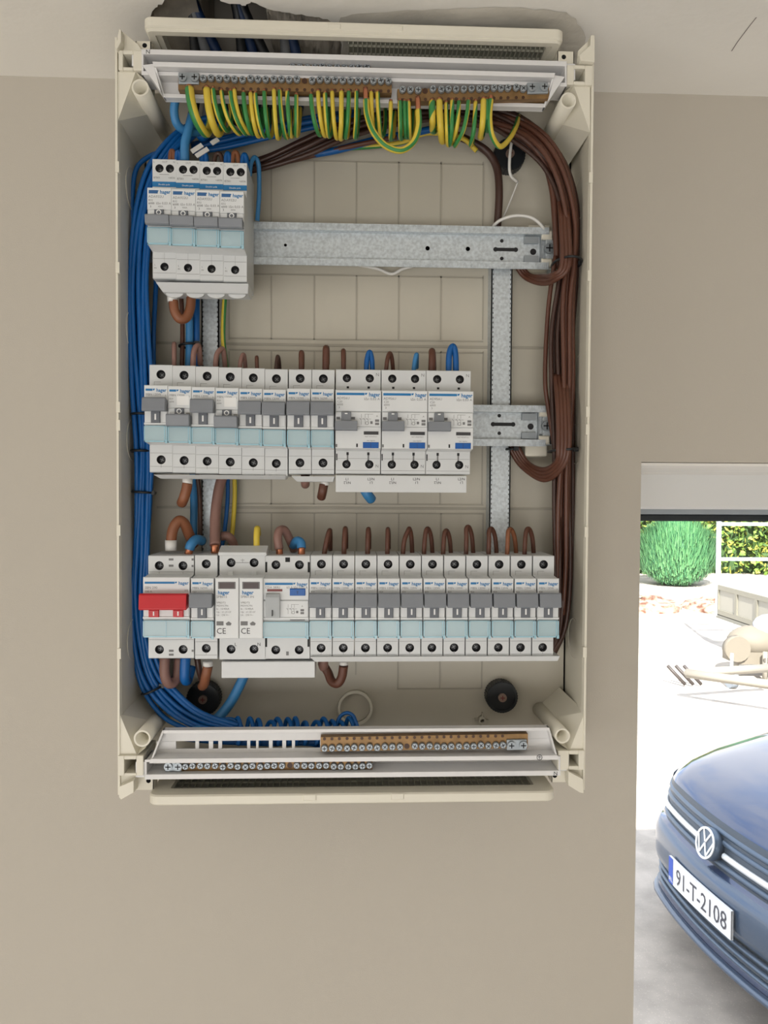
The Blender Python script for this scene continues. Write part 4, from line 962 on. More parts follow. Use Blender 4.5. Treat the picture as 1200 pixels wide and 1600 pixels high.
# ------------------------------------------------------------------ terminal carriers with brass bars
def zx(px, py, Y): p = P(px, py, Y); return p.x, p.z
def term_bar(parent, a, b, Y, screws, hole_px, clamp, hgt, holes_side, name='brass_bar', zoff=0.0):
    """a,b: image ends of the screw line; screws: list of image x"""
    A, B = P(a[0], a[1], Y), P(b[0], b[1], Y); L = (B - A).length; d = (B - A) / L; n = Vector((-d.z, 0, d.x))
    lo, hi = hgt
    m = MB(); k = 0.0035
    c = [A + n * hi, B + n * hi, B + n * lo, A + n * lo]
    vs = [v + Vector((0, 0.0005, 0)) for v in c] + [v + Vector((0, 0.0075, 0)) for v in c]
    m.add(vs, [(0, 3, 2, 1), (4, 5, 6, 7), (0, 1, 5, 4), (1, 2, 6, 5), (2, 3, 7, 6), (3, 0, 4, 7)])
    bar = m.build(name, M['brass'], parent, world=True)
    def at(px):
        t = (px - a[0]) / (b[0] - a[0]); return A + d * L * t
    h = MB()
    for sx in screws + ([hole_px] if hole_px else []):
        q = at(sx) + n * (lo * 0.84 if holes_side < 0 else hi * 0.84); h.cyl((q.x, Y + 0.0004, q.z), 0.0012, (0, -1, 0), 0.0002, 12)
    if hole_px: q = at(hole_px); h.cyl((q.x, Y + 0.0004, q.z), 0.0021, (0, -1, 0), 0.0002, 14)
    h.build('wire_hole', mat_once('hole_brown', srgb(70, 42, 24)), bar, world=True)
    base = None
    for sx in screws:
        q = at(sx); dz = random.uniform(-0.0006, 0.0006); a_ = random.uniform(0, 3)
        s = MB(); r = 0.0026; s.cyl((q.x, Y - 0.0022, q.z + dz), r * 0.8, (0, 1, 0), 0.0006, 16, r2=r); s.cyl((q.x, Y - 0.0016, q.z + dz), r, (0, 1, 0), 0.0022, 16)
        for kk in (0, 1):
            t = a_ + kk * math.pi / 2; cx_, cz_ = math.cos(t) * r * 0.62, math.sin(t) * r * 0.62; px_, pz_ = -math.sin(t) * 0.0003, math.cos(t) * 0.0003
            s.add([(q.x - cx_ - px_, Y - 0.00225, q.z + dz - cz_ - pz_), (q.x + cx_ - px_, Y - 0.00225, q.z + dz + cz_ - pz_), (q.x + cx_ + px_, Y - 0.00225, q.z + dz + cz_ + pz_), (q.x - cx_ + px_, Y - 0.00225, q.z + dz - cz_ + pz_)], [(0, 1, 2, 3)], 1)
        s.build('screw', [M['zinc'], M['steel_dk']], bar, world=True)
    if clamp:
        q0, q1 = at(clamp[0]), at(clamp[1]); s = MB(); ww = 0.0042
        s.add([q0 + n * ww + Vector((0, -0.0012, 0)), q1 + n * ww + Vector((0, -0.0012, 0)), q1 - n * ww + Vector((0, -0.0012, 0)), q0 - n * ww + Vector((0, -0.0012, 0)),
               q0 + n * ww + Vector((0, 0.002, 0)), q1 + n * ww + Vector((0, 0.002, 0)), q1 - n * ww + Vector((0, 0.002, 0)), q0 - n * ww + Vector((0, 0.002, 0))], [(0, 3, 2, 1), (4, 5, 6, 7), (0, 1, 5, 4), (1, 2, 6, 5), (2, 3, 7, 6), (3, 0, 4, 7)])
        cl = s.build('clamp_plate', M['zinc'], bar, world=True, bevel=0.0006)
        for tt in (0.22, 0.8):
            q = q0.lerp(q1, tt); s = MB(); s.cyl((q.x, Y - 0.0030, q.z), 0.0031, (0, 1, 0), 0.003, 18); s.box(q.x - 0.002, q.x + 0.002, Y - 0.0032, Y - 0.003, q.z - 0.0004, q.z + 0.0004, 1); s.box(q.x - 0.0004, q.x + 0.0004, Y - 0.0032, Y - 0.003, q.z - 0.002, q.z + 0.002, 1)
            s.build('screw', [M['zinc'], M['steel_dk']], bar, world=True)
    return bar
def carrier(label, x0, x1, yb0, yb1, Yb, lipT, lipB, Yl, notch_side, flare, txt=None, slots=None, inner=None):
    """channel: back plate yb0..yb1 (image rows at centre) at depth Yb; lips reach forward to Yl. lipT/lipB: image rows of the front lip faces"""
    xm = (x0 + x1) / 2
    X0, X1 = P(x0, yb0, Yl).x, P(x1, yb0, Yl).x
    zt, zb = P(xm, lipT[0], Yl).z, P(xm, lipB[1], Yl).z
    e = empty('terminal_carrier', ((X0 + X1) / 2, Yb, zb), label, 'terminal carrier', 'white plastic terminal carriers')
    b = MB(); t = 0.0016
    zT2, zB2 = P(xm, lipT[1], Yl).z, P(xm, lipB[0], Yl).z
    b.box(X0, X1, Yb, Yb + t, zb, zt)
    b.box(X0 + 0.001, X1 - 0.001, Yl, Yb, zT2, zt); b.box(X0 + 0.001, X1 - 0.001, Yl, Yb, zb, zB2)
    b.box(X0, X0 + t, Yl + 0.001, Yb, zb, zt); b.box(X1 - t, X1, Yl + 0.001, Yb, zb, zt)
    o = b.build('channel', M['tray'], e, world=True, bevel=0.0003)
    return e, o, X0, X1, zt, zb
YT = -0.1140
# upper carrier, nearest the viewer (earth)
def zmid(y): return P(560, y, YT).z
# The upper carriers sag a little to the right; they are built level about their centre.
def channel(label, x0, x1, rows, Yb, Yl, short=None):
    """rows: (outer top, inner top, inner bottom, outer bottom) image rows at column 560, x0/x1 as ((top,bottom) columns)"""
    Yt_ = Yb - 0.006 if short == 'top' else Yl; Yo_ = Yb - 0.006 if short == 'bottom' else Yl
    ot, it = [P(560, r, Yt_).z for r in rows[:2]]; ib, ob = [P(560, r, Yo_).z for r in rows[2:]]
    ((a0, a1), (c0, c1)) = (x0, x1)
    XT0, XB0 = P(a0, rows[0], Yl).x, P(a1, rows[3], Yl).x
    XT1, XB1 = P(c0, rows[0], Yl).x, P(c1, rows[3], Yl).x
    e = empty('terminal_carrier', ((XT0 + XT1) / 2, Yb, ob), label, 'terminal carrier', 'white plastic terminal carriers')
    b = MB(); t = 0.0014
    lx = lambda z: XT0 + (XB0 - XT0) * (ot - z) / (ot - ob); rx = lambda z: XT1 + (XB1 - XT1) * (ot - z) / (ot - ob)
    def taper(mb, k):
        if short:
            for v in mb.v[k:]:
                if v.y < Yb - 0.002 and abs(v.z - (ob if short == 'bottom' else ot)) < 1e-5: v.y = Yb - 0.006
    def slab(z1, z0, ya, yb): b.prism([(lx(z1), z1), (rx(z1), z1), (rx(z0), z0), (lx(z0), z0)], ya, yb, 'y')
    slab(ot, ob, Yb, Yb + t)
    slab(ot, it, Yt_, Yb); slab(ib, ob, Yo_, Yb)
    b.prism([(lx(ot), ot), (lx(ot) + t, ot), (lx(ob) + t, ob), (lx(ob), ob)], Yl + 0.0004, Yb, 'y')
    taper(b, -8)
    b.prism([(rx(ot) - t, ot), (rx(ot), ot), (rx(ob), ob), (rx(ob) - t, ob)], Yl + 0.0004, Yb, 'y')
    taper(b, -8)
    return e, b, (ot, it, ib, ob), (lx, rx)
# B: rear upper carrier
eB, b, zz, _ = channel('upper white terminal carrier marked N, tucked behind the lower of the two top carriers', (221, 221), (886, 886), (86, 94, 120, 126), -0.088, -0.108)
b.box(P(207, 95, -0.104).x, P(222, 95, -0.104).x, -0.106, -0.100, P(560, 115, -0.104).z, P(560, 92, -0.104).z)
b.box(P(884, 95, -0.104).x, P(898, 95, -0.104).x, -0.106, -0.100, P(560, 118, -0.104).z, P(560, 92, -0.104).z)
chB = b.build('channel', M['tray'], eB, world=True, bevel=0.0003)
t = MB(); q = P(231, 84.5, -0.1085); t.text('N', 0.0042, q.x, -0.1083, zz[1] + 0.0002, 0, 'CENTER'); t.build('printed_letter', M['inkdk'], eB, world=True)
term_bar(eB, (451, 106), (580, 107), -0.100, [457 + 11.6 * i for i in range(11)], None, None, (-0.0050, 0.0030), -1)
# A: front upper carrier
eA, b, zz, (lx, rx) = channel('front upper white terminal carrier with the green and yellow earth wires', (238, 250), (868, 857), (105, 112.5, 154, 160), -0.098, YT, 'bottom')
XTL, XTR = lx(zz[0]), rx(zz[0])
b.prism([(XTL, zz[0]), (XTL - 0.008, zz[0] - 0.001), (lx(zz[3]), zz[3])], YT + 0.003, -0.100, 'y')
b.prism([(XTR, zz[0]), (XTR + 0.008, zz[0] - 0.001), (rx(zz[3]), zz[3])], YT + 0.003, -0.100, 'y')
chA = b.build('channel', M['tray'], eA, world=True, bevel=0.0003)
YBAR = -0.1100
sA = [317.5, 329.5, 342, 354, 366, 378.5, 391, 402.5, 414.5, 427, 439, 451, 463]; sA2 = [487, 499, 511, 523, 535, 547, 559, 571, 583, 595, 607]
barA = term_bar(eA, (278, 123), (612, 128), YBAR, sA + sA2, 475, (279, 311), (-0.0078, 0.0020), -1)
sB = [629, 641, 653]; sB2 = [676, 689, 700, 712, 724, 736, 748, 759, 771, 782, 793, 806, 817]
barB = term_bar(eA, (621, 142.5), (858, 138), YBAR, sB + sB2, 664, (823, 856), (-0.0074, 0.0018), -1)
# C: front lower carrier, with slots
YL = -0.112
eC, b, zz, (lx, rx) = channel('front lower white terminal carrier with open slots on its left half', (250, 233), (862, 873), (1139, 1144, 1183, 1190), -0.099, YL, 'top')
# replace the back plate by one with slots: four strips around rows of openings
b2 = MB(); ot, it, ib, ob = zz; Yb = -0.099; t_ = 0.0014
zs0, zs1 = P(560, 1168, Yb).z, P(560, 1156, Yb).z
slots = [(275, 305), (311, 326), (333, 341), (347, 386), (391, 400), (404, 420), (426, 441), (447, 456), (461, 500)]
sx = [(P(a, 1162, Yb).x, P(c, 1162, Yb).x) for a, c in slots]
for (fi, s0) in ((0, 8),): pass
del b.v[:8]; del b.f[:6]; del b.m[:6]; del b.s[:6]
b.f = [[i - 8 for i in q] for q in b.f]
b.prism([(lx(ot), ot), (rx(ot), ot), (rx(zs1), zs1), (lx(zs1), zs1)], Yb, Yb + t_, 'y'); b.prism([(lx(zs0), zs0), (rx(zs0), zs0), (rx(ob), ob), (lx(ob), ob)], Yb, Yb + t_, 'y')
edges = [lx(zs0)] + [v for p in sx for v in p] + [rx(zs0)]
for i in range(0, len(edges), 2): b.box(edges[i], edges[i + 1], Yb, Yb + t_, zs0, zs1)
XTL, XTR = lx(zz[3]), rx(zz[3])
chC = b.build('channel', M['tray'], eC, world=True, bevel=0.0002)
q = P(843, 1178.5, YL); t = MB(); t.pipe((q.x, YL - 0.0002, (ib + ob) / 2 + 0.0003), 0.0022, 0.0018, (0, 1, 0), 0.0002, 24); t.box(q.x - 0.0002, q.x + 0.0002, YL - 0.0002, YL, (ib + ob) / 2 - 0.0012, (ib + ob) / 2 + 0.0015); t.box(q.x - 0.0012, q.x + 0.0012, YL - 0.0002, YL, (ib + ob) / 2 + 0.0004, (ib + ob) / 2 + 0.0008)
t.build('printed_earth_sign', M['inkdk'], eC, world=True)
sC = [507, 518.5, 530, 542, 553, 565, 577, 588.5, 600.5, 612, 624]; sC2 = [647, 658.5, 670, 682, 693, 704, 716, 728, 739, 750.5, 762, 774, 785]
term_bar(eC, (501, 1168.5), (825, 1163), -0.1065, sC + sC2, 635, (791, 823), (-0.0030, 0.0080), 1)
# D: rear lower carrier
eD, b, zz, _ = channel('rear lower white terminal carrier marked N, below the slotted one', (226, 226), (876, 876), (1184, 1188, 1207, 1215), -0.088, -0.108)
b.box(P(213, 1195, -0.104).x, P(227, 1195, -0.104).x, -0.106, -0.100, P(560, 1210, -0.104).z, P(560, 1186, -0.104).z)
b.box(P(873, 1195, -0.104).x, P(888, 1195, -0.104).x, -0.106, -0.100, P(560, 1206, -0.104).z, P(560, 1178, -0.104).z)
b.build('channel', M['tray'], eD, world=True, bevel=0.0003)
t = MB(); q = P(868, 1208, -0.108); t.text('N', 0.0042, q.x, -0.1083, zz[3] + 0.0004, 0, 'CENTER'); t.build('printed_letter', M['inkdk'], eD, world=True)
term_bar(eD, (258, 1196.5), (582, 1196), -0.102, [290, 301, 313, 324, 336, 348, 360, 371, 383, 394, 406, 417, 428, 440] + [463, 475, 486, 498, 509, 521, 532, 544, 555, 566, 577], 452, (258, 284), (-0.0050, 0.0035), 1)

# ------------------------------------------------------------------ wires
GY = [M['green'], M['yellow']]
def wire(pts, rpx, mats, label, cat='wire', group=None, name='wire', stripes=None, twist=0.0, phase=0.0, n=10, sub=7, copper=None):
    """pts: (px, py, Y)"""
    w = [P(a, b_, Y) for a, b_, Y in pts]; r = R(rpx, pts[0][2])
    m = MB().tube(w, r, n, sub, stripes, twist, phase)
    o = m.build(name, mats, None, center=True); tag(o, label, cat, group)
    if copper:
        c = MB().tube([P(a, b_, Y) for a, b_, Y in copper], r * 0.8, 10, 4)
        c.build('copper_core', M['copper'], o, world=True)
    return o
half = lambda k0, k1, n=12: (lambda j: k0 <= j % n < k1)
# earth wire loops under the front upper carrier
loops = [ # x0,y0, bottom x,y, radius px, stripe phase, twist, kind
 (296, 139, 320, 209, 7.0, 0.75, 0.0), (323, 140, 340, 210, 5.6, 0.95, 0), (333, 140, 353, 205, 3.6, 0.3, 0), (346, 143, 372, 210, 3.3, 0.2, 0), (360, 144, 383, 210, 3.3, 0.35, 0),
 (366, 141, 388, 209, 3.3, 0.9, 0), (380.5, 146, 394, 210, 3.4, 0.55, 0), (391.5, 146, 403, 214, 3.3, 0, 0), (399, 147, 412, 214, 3.2, 0.25, 0), (413, 144, 421, 215, 3.3, 0.6, 0),
 (428, 141, 434, 217, 3.3, 0.9, 0), (437, 142, 447, 216, 3.3, 0.7, 0), (449, 144, 455, 214, 3.3, 0.2, 1.3), (463, 150, 463, 213, 3.4, 0.7, 0),
 (486, 149, 499, 212, 3.4, 0.6, 0), (497, 144, 507, 213, 3.3, 0.95, 0), (508, 147, 513.5, 214, 3.4, 0.25, 0), (519, 144, 526, 217, 3.2, 0, 0), (533.5, 144, 532.5, 218, 3.6, 0, 0), (545, 144, 540.5, 216, 3.4, 0.6, 0), (557, 144, 555, 216, 3.2, 0.3, 0),
 (580, 145, 584, 206, 3.3, 0, 0), (590, 145, 596, 214, 3.3, 0.2, 0), (610.5, 160, 611, 219, 3.3, 0, 0.8), (625, 159, 626.5, 218, 3.4, 0.35, 0), (632, 160, 635, 216, 3.3, 0.5, 0), (638.5, 160, 641, 217, 3.3, 0.8, 0),
 (675, 160, 677, 206, 5.2, 0.2, 2.6), (686.5, 158, 691, 222, 5.0, 0, 0), (697, 162, 700, 228, 3.2, 0.2, 0), (706.5, 158, 704.5, 226, 3.3, 0.2, 1.0), (717, 159, 708, 223, 3.3, 0.6, 1.0), (732, 158, 712, 229, 3.3, 0.65, 0), (743, 160, 736, 228, 3.4, 0.1, 1.4), (755.5, 157, 751, 216, 4.6, 0, 0), (760.5, 157, 761, 206, 3.2, 0.5, 0)]
for i, (x0, y0, xb, yb, r, ph, tw) in enumerate(loops):
    Y0 = -0.1110 if i % 2 else -0.1120
    dx = xb - x0
    pts = [(x0, y0, Y0), (x0 + dx * 0.12, y0 + (yb - y0) * 0.3, Y0 - 0.004), (x0 + dx * 0.45, y0 + (yb - y0) * 0.68, Y0 - 0.002), (xb - 0.5, yb - 2, Y0 + 0.010), (xb + dx * 0.12 + 3, yb - 5, Y0 + 0.022), (xb + dx * 0.2 + 5, yb - 24, Y0 + 0.036), (xb + 6, yb - 44, Y0 + 0.044)]
    if i < 27: lab = 'green and yellow earth wire looping out of the upper left terminal bar, ' + (ORD[i] + ' from the left' if i < 20 else str(0)) 
    if i < 20: lab = 'green and yellow earth wire, ' + ORD[i] + ' loop from the left under the top carrier'
    elif i < 27: lab = 'green and yellow earth wire, ' + {20: 'just left of the big hanging loop', 21: 'first one inside the big hanging loop', 22: 'second one inside the big hanging loop', 23: 'twisted one in the middle of the big hanging loop', 24: 'third from the right inside the big hanging loop', 25: 'second from the right inside the big hanging loop', 26: 'rightmost one inside the big hanging loop'}[i]
    else: lab = {27: 'thick spiral striped green and yellow earth wire right of the big hanging loop', 28: 'thick mostly yellow earth wire beside the spiral striped one', 29: 'thin straight yellow and green earth wire right of the thick yellow one', 30: 'left wire of the crossing green and yellow pair', 31: 'right wire of the crossing green and yellow pair', 32: 'green earth wire slanting down to the left past the crossing pair', 33: 'twisted green and yellow earth wire right of the slanting one', 34: 'thick yellow earth wire third from the right end', 35: 'thin green earth wire beside the last open loop'}[i]
    yel = (i in (17, 18, 28, 34))
    st = half(0, 8) if yel else half(0, 6)
    o = wire(pts, r, GY, lab, 'earth wire', 'green and yellow earth wires at the top of the board', 'earth_wire', st, tw, ph, n=12,
             copper=[(x0, y0 - 3.5, Y0 + 0.001), (x0, y0 + 1, Y0)])
wire([(572, 157, -0.115), (574, 180, -0.119), (584, 207, -0.121), (603, 228, -0.121), (627, 235, -0.121), (646, 222, -0.120), (654, 198, -0.119), (653.5, 173, -0.115)], 4.9, GY, 'big hanging green and yellow loop bridging the two upper earth bars', 'earth wire', None, 'earth_wire', (lambda j: j not in (2, 3)), 0.10, 0.02, n=12, sub=9,
     copper=[(571, 138, -0.112), (571.5, 158, -0.115)])
c = MB().tube([P(653.5, 174, -0.115), P(652.5, 152, -0.112)], R(4, -0.11), 10, 4); oc = bpy.data.objects['earth_wire'] if False else None
lastw = [o for o in C.objects if o.get('label', '').startswith('big hanging')][0]
c.build('copper_core', M['copper'], lastw, world=True)
wire([(767, 156, -0.112), (765, 185, -0.115), (769, 212, -0.112), (781, 229, -0.104), (795, 218, -0.094), (806, 198, -0.080), (810, 182, -0.066)], 4.2, GY, 'last open green and yellow loop at the right-hand end of the upper carrier', 'earth wire', None, 'earth_wire', half(0, 6), 0.25, 0.72, n=12, sub=9, copper=[(767, 150, -0.111), (767, 158, -0.112)])

def bundle(path, widths, depths, N, rpx, m, label, group, name, jit=1.0, cat='wire', seed=1, start=None):
    rnd = random.Random(seed); out = []
    K = len(path)
    for i in range(N):
        u = -1 + 2 * (i + 0.5) / N; ph = rnd.uniform(0, 6.28); lay = (i % 3)
        pts = []
        for k, (x, y, Y) in enumerate(path):
            a = path[max(k - 1, 0)]; b_ = path[min(k + 1, K - 1)]; tx, ty = b_[0] - a[0], b_[1] - a[1]; l = math.hypot(tx, ty); nx_, ny_ = -ty / l, tx / l
            off = u * widths[k] + jit * math.sin(ph + k * 1.3); Yd = Y + depths[k] * (lay - 1) + 0.0008 * math.sin(ph * 2 + k)
            pts.append((x - nx_ * off, y - ny_ * off, Yd))
        out.append(wire(pts, rpx, m, label, cat, group, name, n=8, sub=5))
    return out
# blue neutrals down the left side
bundle([(345, 186, -0.056), (304, 200, -0.058), (272, 228, -0.064), (242, 275, -0.070), (224, 345, -0.074), (216, 430, -0.074), (217, 520, -0.074), (222, 610, -0.074), (226, 700, -0.072), (224, 780, -0.070), (221, 860, -0.068), (218, 930, -0.066), (223, 1000, -0.064), (238, 1055, -0.062), (268, 1095, -0.064), (310, 1125, -0.070), (370, 1142, -0.080)],
       [9, 10, 13, 15, 16, 15, 15, 15, 13, 12, 11, 12, 13, 16, 18, 14, 8], [0.006] * 17, 13, 3.7, M['blue'],
       'blue wire in the tied bundle running down the left side of the board', 'blue wires in the left bundle', 'neutral_wire', 1.6, seed=3)
# outer slack blue wires, bottom left and top left
wire([(262, 236, -0.06), (236, 243, -0.064), (214, 262, -0.068), (207, 300, -0.070), (206, 360, -0.070), (206, 430, -0.07)], 3.6, M['blue'], 'blue wire bowing out on the far left beside the top row of breakers', 'wire', None, 'neutral_wire')
wire([(226, 960, -0.07), (214, 1010, -0.066), (214, 1045, -0.064), (228, 1085, -0.064), (258, 1122, -0.07), (300, 1143, -0.08)], 3.8, M['blue'], 'outermost blue wire bowing to the left at the bottom corner', 'wire', None, 'neutral_wire')
wire([(248, 250, -0.055), (240, 300, -0.062), (244, 420, -0.062), (240, 520, -0.062), (240, 585, -0.060)], 3.6, M['blue'], 'blue wire nearest the breakers on the right of the left bundle', 'wire', None, 'neutral_wire')
# brown lines down the right side
BR = 'brown wire in the tied bundle running down the right side of the board'
GB = 'brown wires in the right bundle'
bundle([(700, 168, -0.055), (760, 178, -0.060), (815, 205, -0.064), (862, 250, -0.068), (886, 310, -0.070), (890, 380, -0.070), (887, 440, -0.068), (879, 520, -0.066), (879, 600, -0.066), (880, 700, -0.064), (880, 780, -0.062), (881, 860, -0.060), (879, 930, -0.058), (874, 985, -0.054), (858, 1020, -0.046)],
       [9, 14, 20, 19, 16, 13, 13, 18, 20, 17, 15, 13, 12, 10, 9], [0.005] * 15, 11, 3.7, M['brown2'], BR, GB, 'line_wire', 1.8, seed=11)
bundle([(640, 176, -0.050), (720, 180, -0.056), (790, 188, -0.064), (840, 215, -0.074), (874, 262, -0.080), (893, 330, -0.080), (893, 400, -0.078), (886, 480, -0.076), (887, 600, -0.074), (884, 700, -0.072), (881, 790, -0.068), (879, 880, -0.062), (876, 960, -0.056)],
       [5, 6, 10, 12, 12, 10, 8, 9, 9, 8, 9, 9, 8], [0.004] * 13, 5, 3.7, M['brown'], BR, GB, 'line_wire', 1.5, seed=5)
wire([(868, 400, -0.07), (858, 470, -0.066), (853, 540, -0.064), (852, 600, -0.064), (857, 640, -0.062), (866, 700, -0.062), (870, 760, -0.060)], 3.6, M['brown'], 'brown wire bowing out left of the right bundle between the two visible rails', 'wire', None, 'line_wire')
wire([(640, 182, -0.052), (700, 190, -0.056), (760, 196, -0.062), (812, 212, -0.068), (846, 246, -0.070), (862, 290, -0.070), (868, 350, -0.070), (871, 420, -0.066)], 5.2, M['brown'], 'thicker brown cable arching above the long rail and into the right bundle', 'wire', None, 'line_wire')
wire([(700, 206, -0.050), (737, 222, -0.046), (762, 238, -0.044), (776, 262, -0.044), (780, 300, -0.044), (777, 360, -0.040)], 6.2, M['brown2'], 'thick dark brown cable dropping behind the long rail beside the black cap', 'wire', None, 'line_wire')
def ushape(cx, top, bot, w, N, lab, grp, m='brown'):
    for i in range(N):
        q = i * 5.5
        pts = [(cx - w + q * 0.8, top, -0.044), (cx - w * 0.62 + q * 0.6, (top + bot) / 2 + 6 - q * 0.3, -0.046), (cx, bot - q, -0.066), (cx + w * 0.50 - q * 0.5, (top + bot) / 2 + 8 - q * 0.6, -0.084), (889 - q, top + 2, -0.090), (888 - q, top - 60, -0.086), (884 - q, top - 110, -0.070)]
        wire(pts, 3.8, M[m], lab + (', lowest' if i == 0 else ', ' + ('middle' if i < N - 1 or N < 3 else 'upper') if N > 2 else ', upper'), 'wire', grp if 0 < i < N - 1 else None, 'line_wire')
ushape(848, 412, 443, 44, 3, 'brown wire hanging in a loop below the right end of the top rail', None)
ushape(850, 696, 750, 56, 4, 'brown wire hanging in a loop below the right end of the middle rail', 'middle strands of the loop below the middle rail')
# brown and blue runs behind the earth loops
bundle([(392, 262, -0.048), (430, 250, -0.050), (480, 228, -0.054), (530, 206, -0.056), (600, 188, -0.056), (680, 180, -0.056)], [8, 10, 14, 14, 12, 8], [0.004] * 6, 8, 3.9, M['brown2'],
       'brown wire sweeping up from the top row behind the green and yellow loops', 'brown wires behind the earth loops', 'line_wire', 1.5, seed=8)
bundle([(300, 232, -0.050), (350, 222, -0.052), (420, 205, -0.052), (500, 190, -0.052), (560, 182, -0.050)], [8, 9, 10, 9, 8], [0.004] * 5, 6, 3.8, M['blue'],
       'blue wire running behind the left half of the green and yellow loops', 'blue wires behind the earth loops', 'neutral_wire', 1.5, seed=9)
wire([(455, 246, -0.046), (520, 236, -0.048), (590, 218, -0.048), (660, 205, -0.048), (720, 190, -0.05)], 5.4, M['blue'], 'thick blue cable slanting up to the right behind the green and yellow loops', 'wire', None, 'neutral_wire')
wire([(400, 256, -0.044), (450, 252, -0.046), (500, 240, -0.048), (560, 226, -0.05), (620, 214, -0.05)], 3.8, M['brown'], 'lowest brown wire curving up to the right from beside the top row', 'wire', None, 'line_wire')
wire([(470, 240, -0.043), (500, 236, -0.044), (512, 226, -0.046), (520, 205, -0.048)], 4.0, GY, 'short green and yellow piece showing under the brown wires', 'earth wire', None, 'earth_wire', half(0, 6), 0.6, 0.2, n=12)
wire([(540, 232, -0.042), (590, 228, -0.043), (630, 222, -0.044), (668, 208, -0.045), (720, 215, -0.05), (745, 236, -0.05)], 3.6, GY, 'green and yellow wire lying low behind the big hanging loop', 'earth wire', None, 'earth_wire', half(0, 7), 0.4, 0.7, n=12)
# top left: pale blue cables and stubs behind the top row
wire([(275, 150, -0.095), (272, 175, -0.092), (278, 196, -0.088), (296, 206, -0.080), (318, 206, -0.070)], 6.6, M['ltblue'], 'pale blue cable coming down at the top left corner behind the front carrier', 'wire', None, 'neutral_wire')
wire([(300, 180, -0.082), (294, 205, -0.086), (289, 225, -0.086), (289, 252, -0.084)], 7.0, M['ltblue'], 'pale blue cable going down into the second breaker of the top row', 'wire', None, 'neutral_wire')
wire([(305, 190, -0.070), (312, 208, -0.070), (318, 214, -0.068), (330, 200, -0.062)], 7.0, M['blue'], 'thick blue cable curled behind the first green and yellow loops', 'wire', None, 'neutral_wire')
TOPY = YSH + 0.016
for k, (x, top, hw, rr, m_, lab) in enumerate([(269, 236, 3.5, 3.6, 'orange', 'tan wire bent into the first breaker of the top row'), (279, 238, 4, 4, 'blue', 'blue wire bent into the first breaker of the top row'), (319, 240, 4, 4.2, 'blue', 'blue wire entering the third breaker of the top row'), (341, 240, 7, 3.4, 'brown2', 'dark brown wire arched behind the third breaker of the top row'),
                            (356, 240, 3.5, 3.8, 'blue', 'blue wire entering the fourth breaker of the top row'), (368, 238, 5, 3.6, 'orange', 'tan brown wire arched over the fourth breaker of the top row'), (382, 242, 4, 3.8, 'blue', 'short blue wire at the right of the top row')]):
    wire([(x - hw, 262, TOPY), (x - hw * 0.7, top + 5, TOPY), (x, top, TOPY), (x + hw * 0.7, top + 5, TOPY), (x + hw, 262, TOPY)], rr, M[m_], lab, 'wire', None, 'wire_tail')
wire([(390, 275, -0.075), (392, 256, -0.076), (398, 246, -0.074), (404, 258, -0.070), (405, 300, -0.066), (402, 345, -0.062)], 3.5, M['ltblue'], 'light blue wire arching over the right-hand end of the top row', 'wire', None, 'neutral_wire')
for k, (a, b_, lab) in enumerate((((299, 237), (316, 226), 'white ribbon end among the wires above the top row, left one'), ((306, 244), (325, 232), 'white ribbon end among the wires above the top row, lower one'), ((330, 224), (341, 217), 'small white ribbon end among the wires above the top row, right one'))):
    A, B = P(a[0], a[1], -0.085), P(b_[0], b_[1], -0.083); d = (B - A).normalized(); nn = Vector((-d.z, 0, d.x)) * R(3.6, -0.085); th = Vector((0, 0.001, 0))
    m_ = MB(); m_.add([A - nn, B - nn, B + nn, A + nn, A - nn + th, B - nn + th, B + nn + th, A + nn + th], [(0, 1, 2, 3), (7, 6, 5, 4), (0, 4, 5, 1), (1, 5, 6, 2), (2, 6, 7, 3), (3, 7, 4, 0)])
    tag(m_.build('ribbon_end', M['whitepvc'], None, center=True), lab, 'ribbon', 'white ribbon ends above the top row')
# white lead right of centre
wire([(812, 176, -0.05), (806, 196, -0.050), (799, 225, -0.052), (796, 255, -0.052), (798, 274, -0.050), (808, 284, -0.046)], 2.4, M['whitepvc'], 'thin white lead hanging in front of the upper right black cap', 'wire', None, 'white_lead')
wire([(809, 284, -0.044), (803, 300, -0.042), (794, 322, -0.040), (786, 340, -0.038)], 1.2, M['whitepvc'], 'very thin white thread between the white lead and the long rail', 'thread', None, 'white_thread')
wire([(770, 354, -0.048), (782, 344, -0.052), (805, 337, -0.055), (830, 340, -0.056), (846, 352, -0.056), (852, 362, -0.052)], 2.5, M['whitepvc'], 'white lead arching over the right end of the long rail', 'wire', None, 'white_lead')
wire([(560, 414, -0.042), (590, 420, -0.040), (612, 428, -0.038), (630, 420, -0.040), (660, 412, -0.042)], 2.4, M['whitepvc'], 'white lead sagging just below the long rail', 'wire', None, 'white_lead')

# cables between rows, left
Yc = -0.070
def capped(x, y, Y, lab, rpx=8, h=12, grp='white sleeves on the brown link cables'):
    p = P(x, y, Y); m_ = MB(); r = R(rpx, Y); hh = R(h, Y) / 2
    m_.cyl((p.x, Y, p.z - hh), r * 0.94, (0, 0, 1), hh * 2, 20, r2=r); tag(m_.build('terminal_sleeve', M['whitepvc'], None, center=True), lab, 'sleeve', grp)
capped(269.5, 466, -0.085, 'white sleeve under the first breaker of the top row')
wire([(271, 470, -0.085), (273, 486, -0.085), (281, 498, -0.084), (291, 496, -0.082), (297, 482, -0.080), (299, 462, -0.080)], 7.4, M['orange'], 'thick tan brown U-shaped link under the top row', 'wire', None, 'link_cable', n=14)
wire([(283, 462, -0.062), (285, 500, -0.060), (285, 540, -0.060), (284, 600, -0.060)], 3.6, M['brown'], 'brown wire dropping from the top row to the middle row', 'wire', None, 'line_wire')
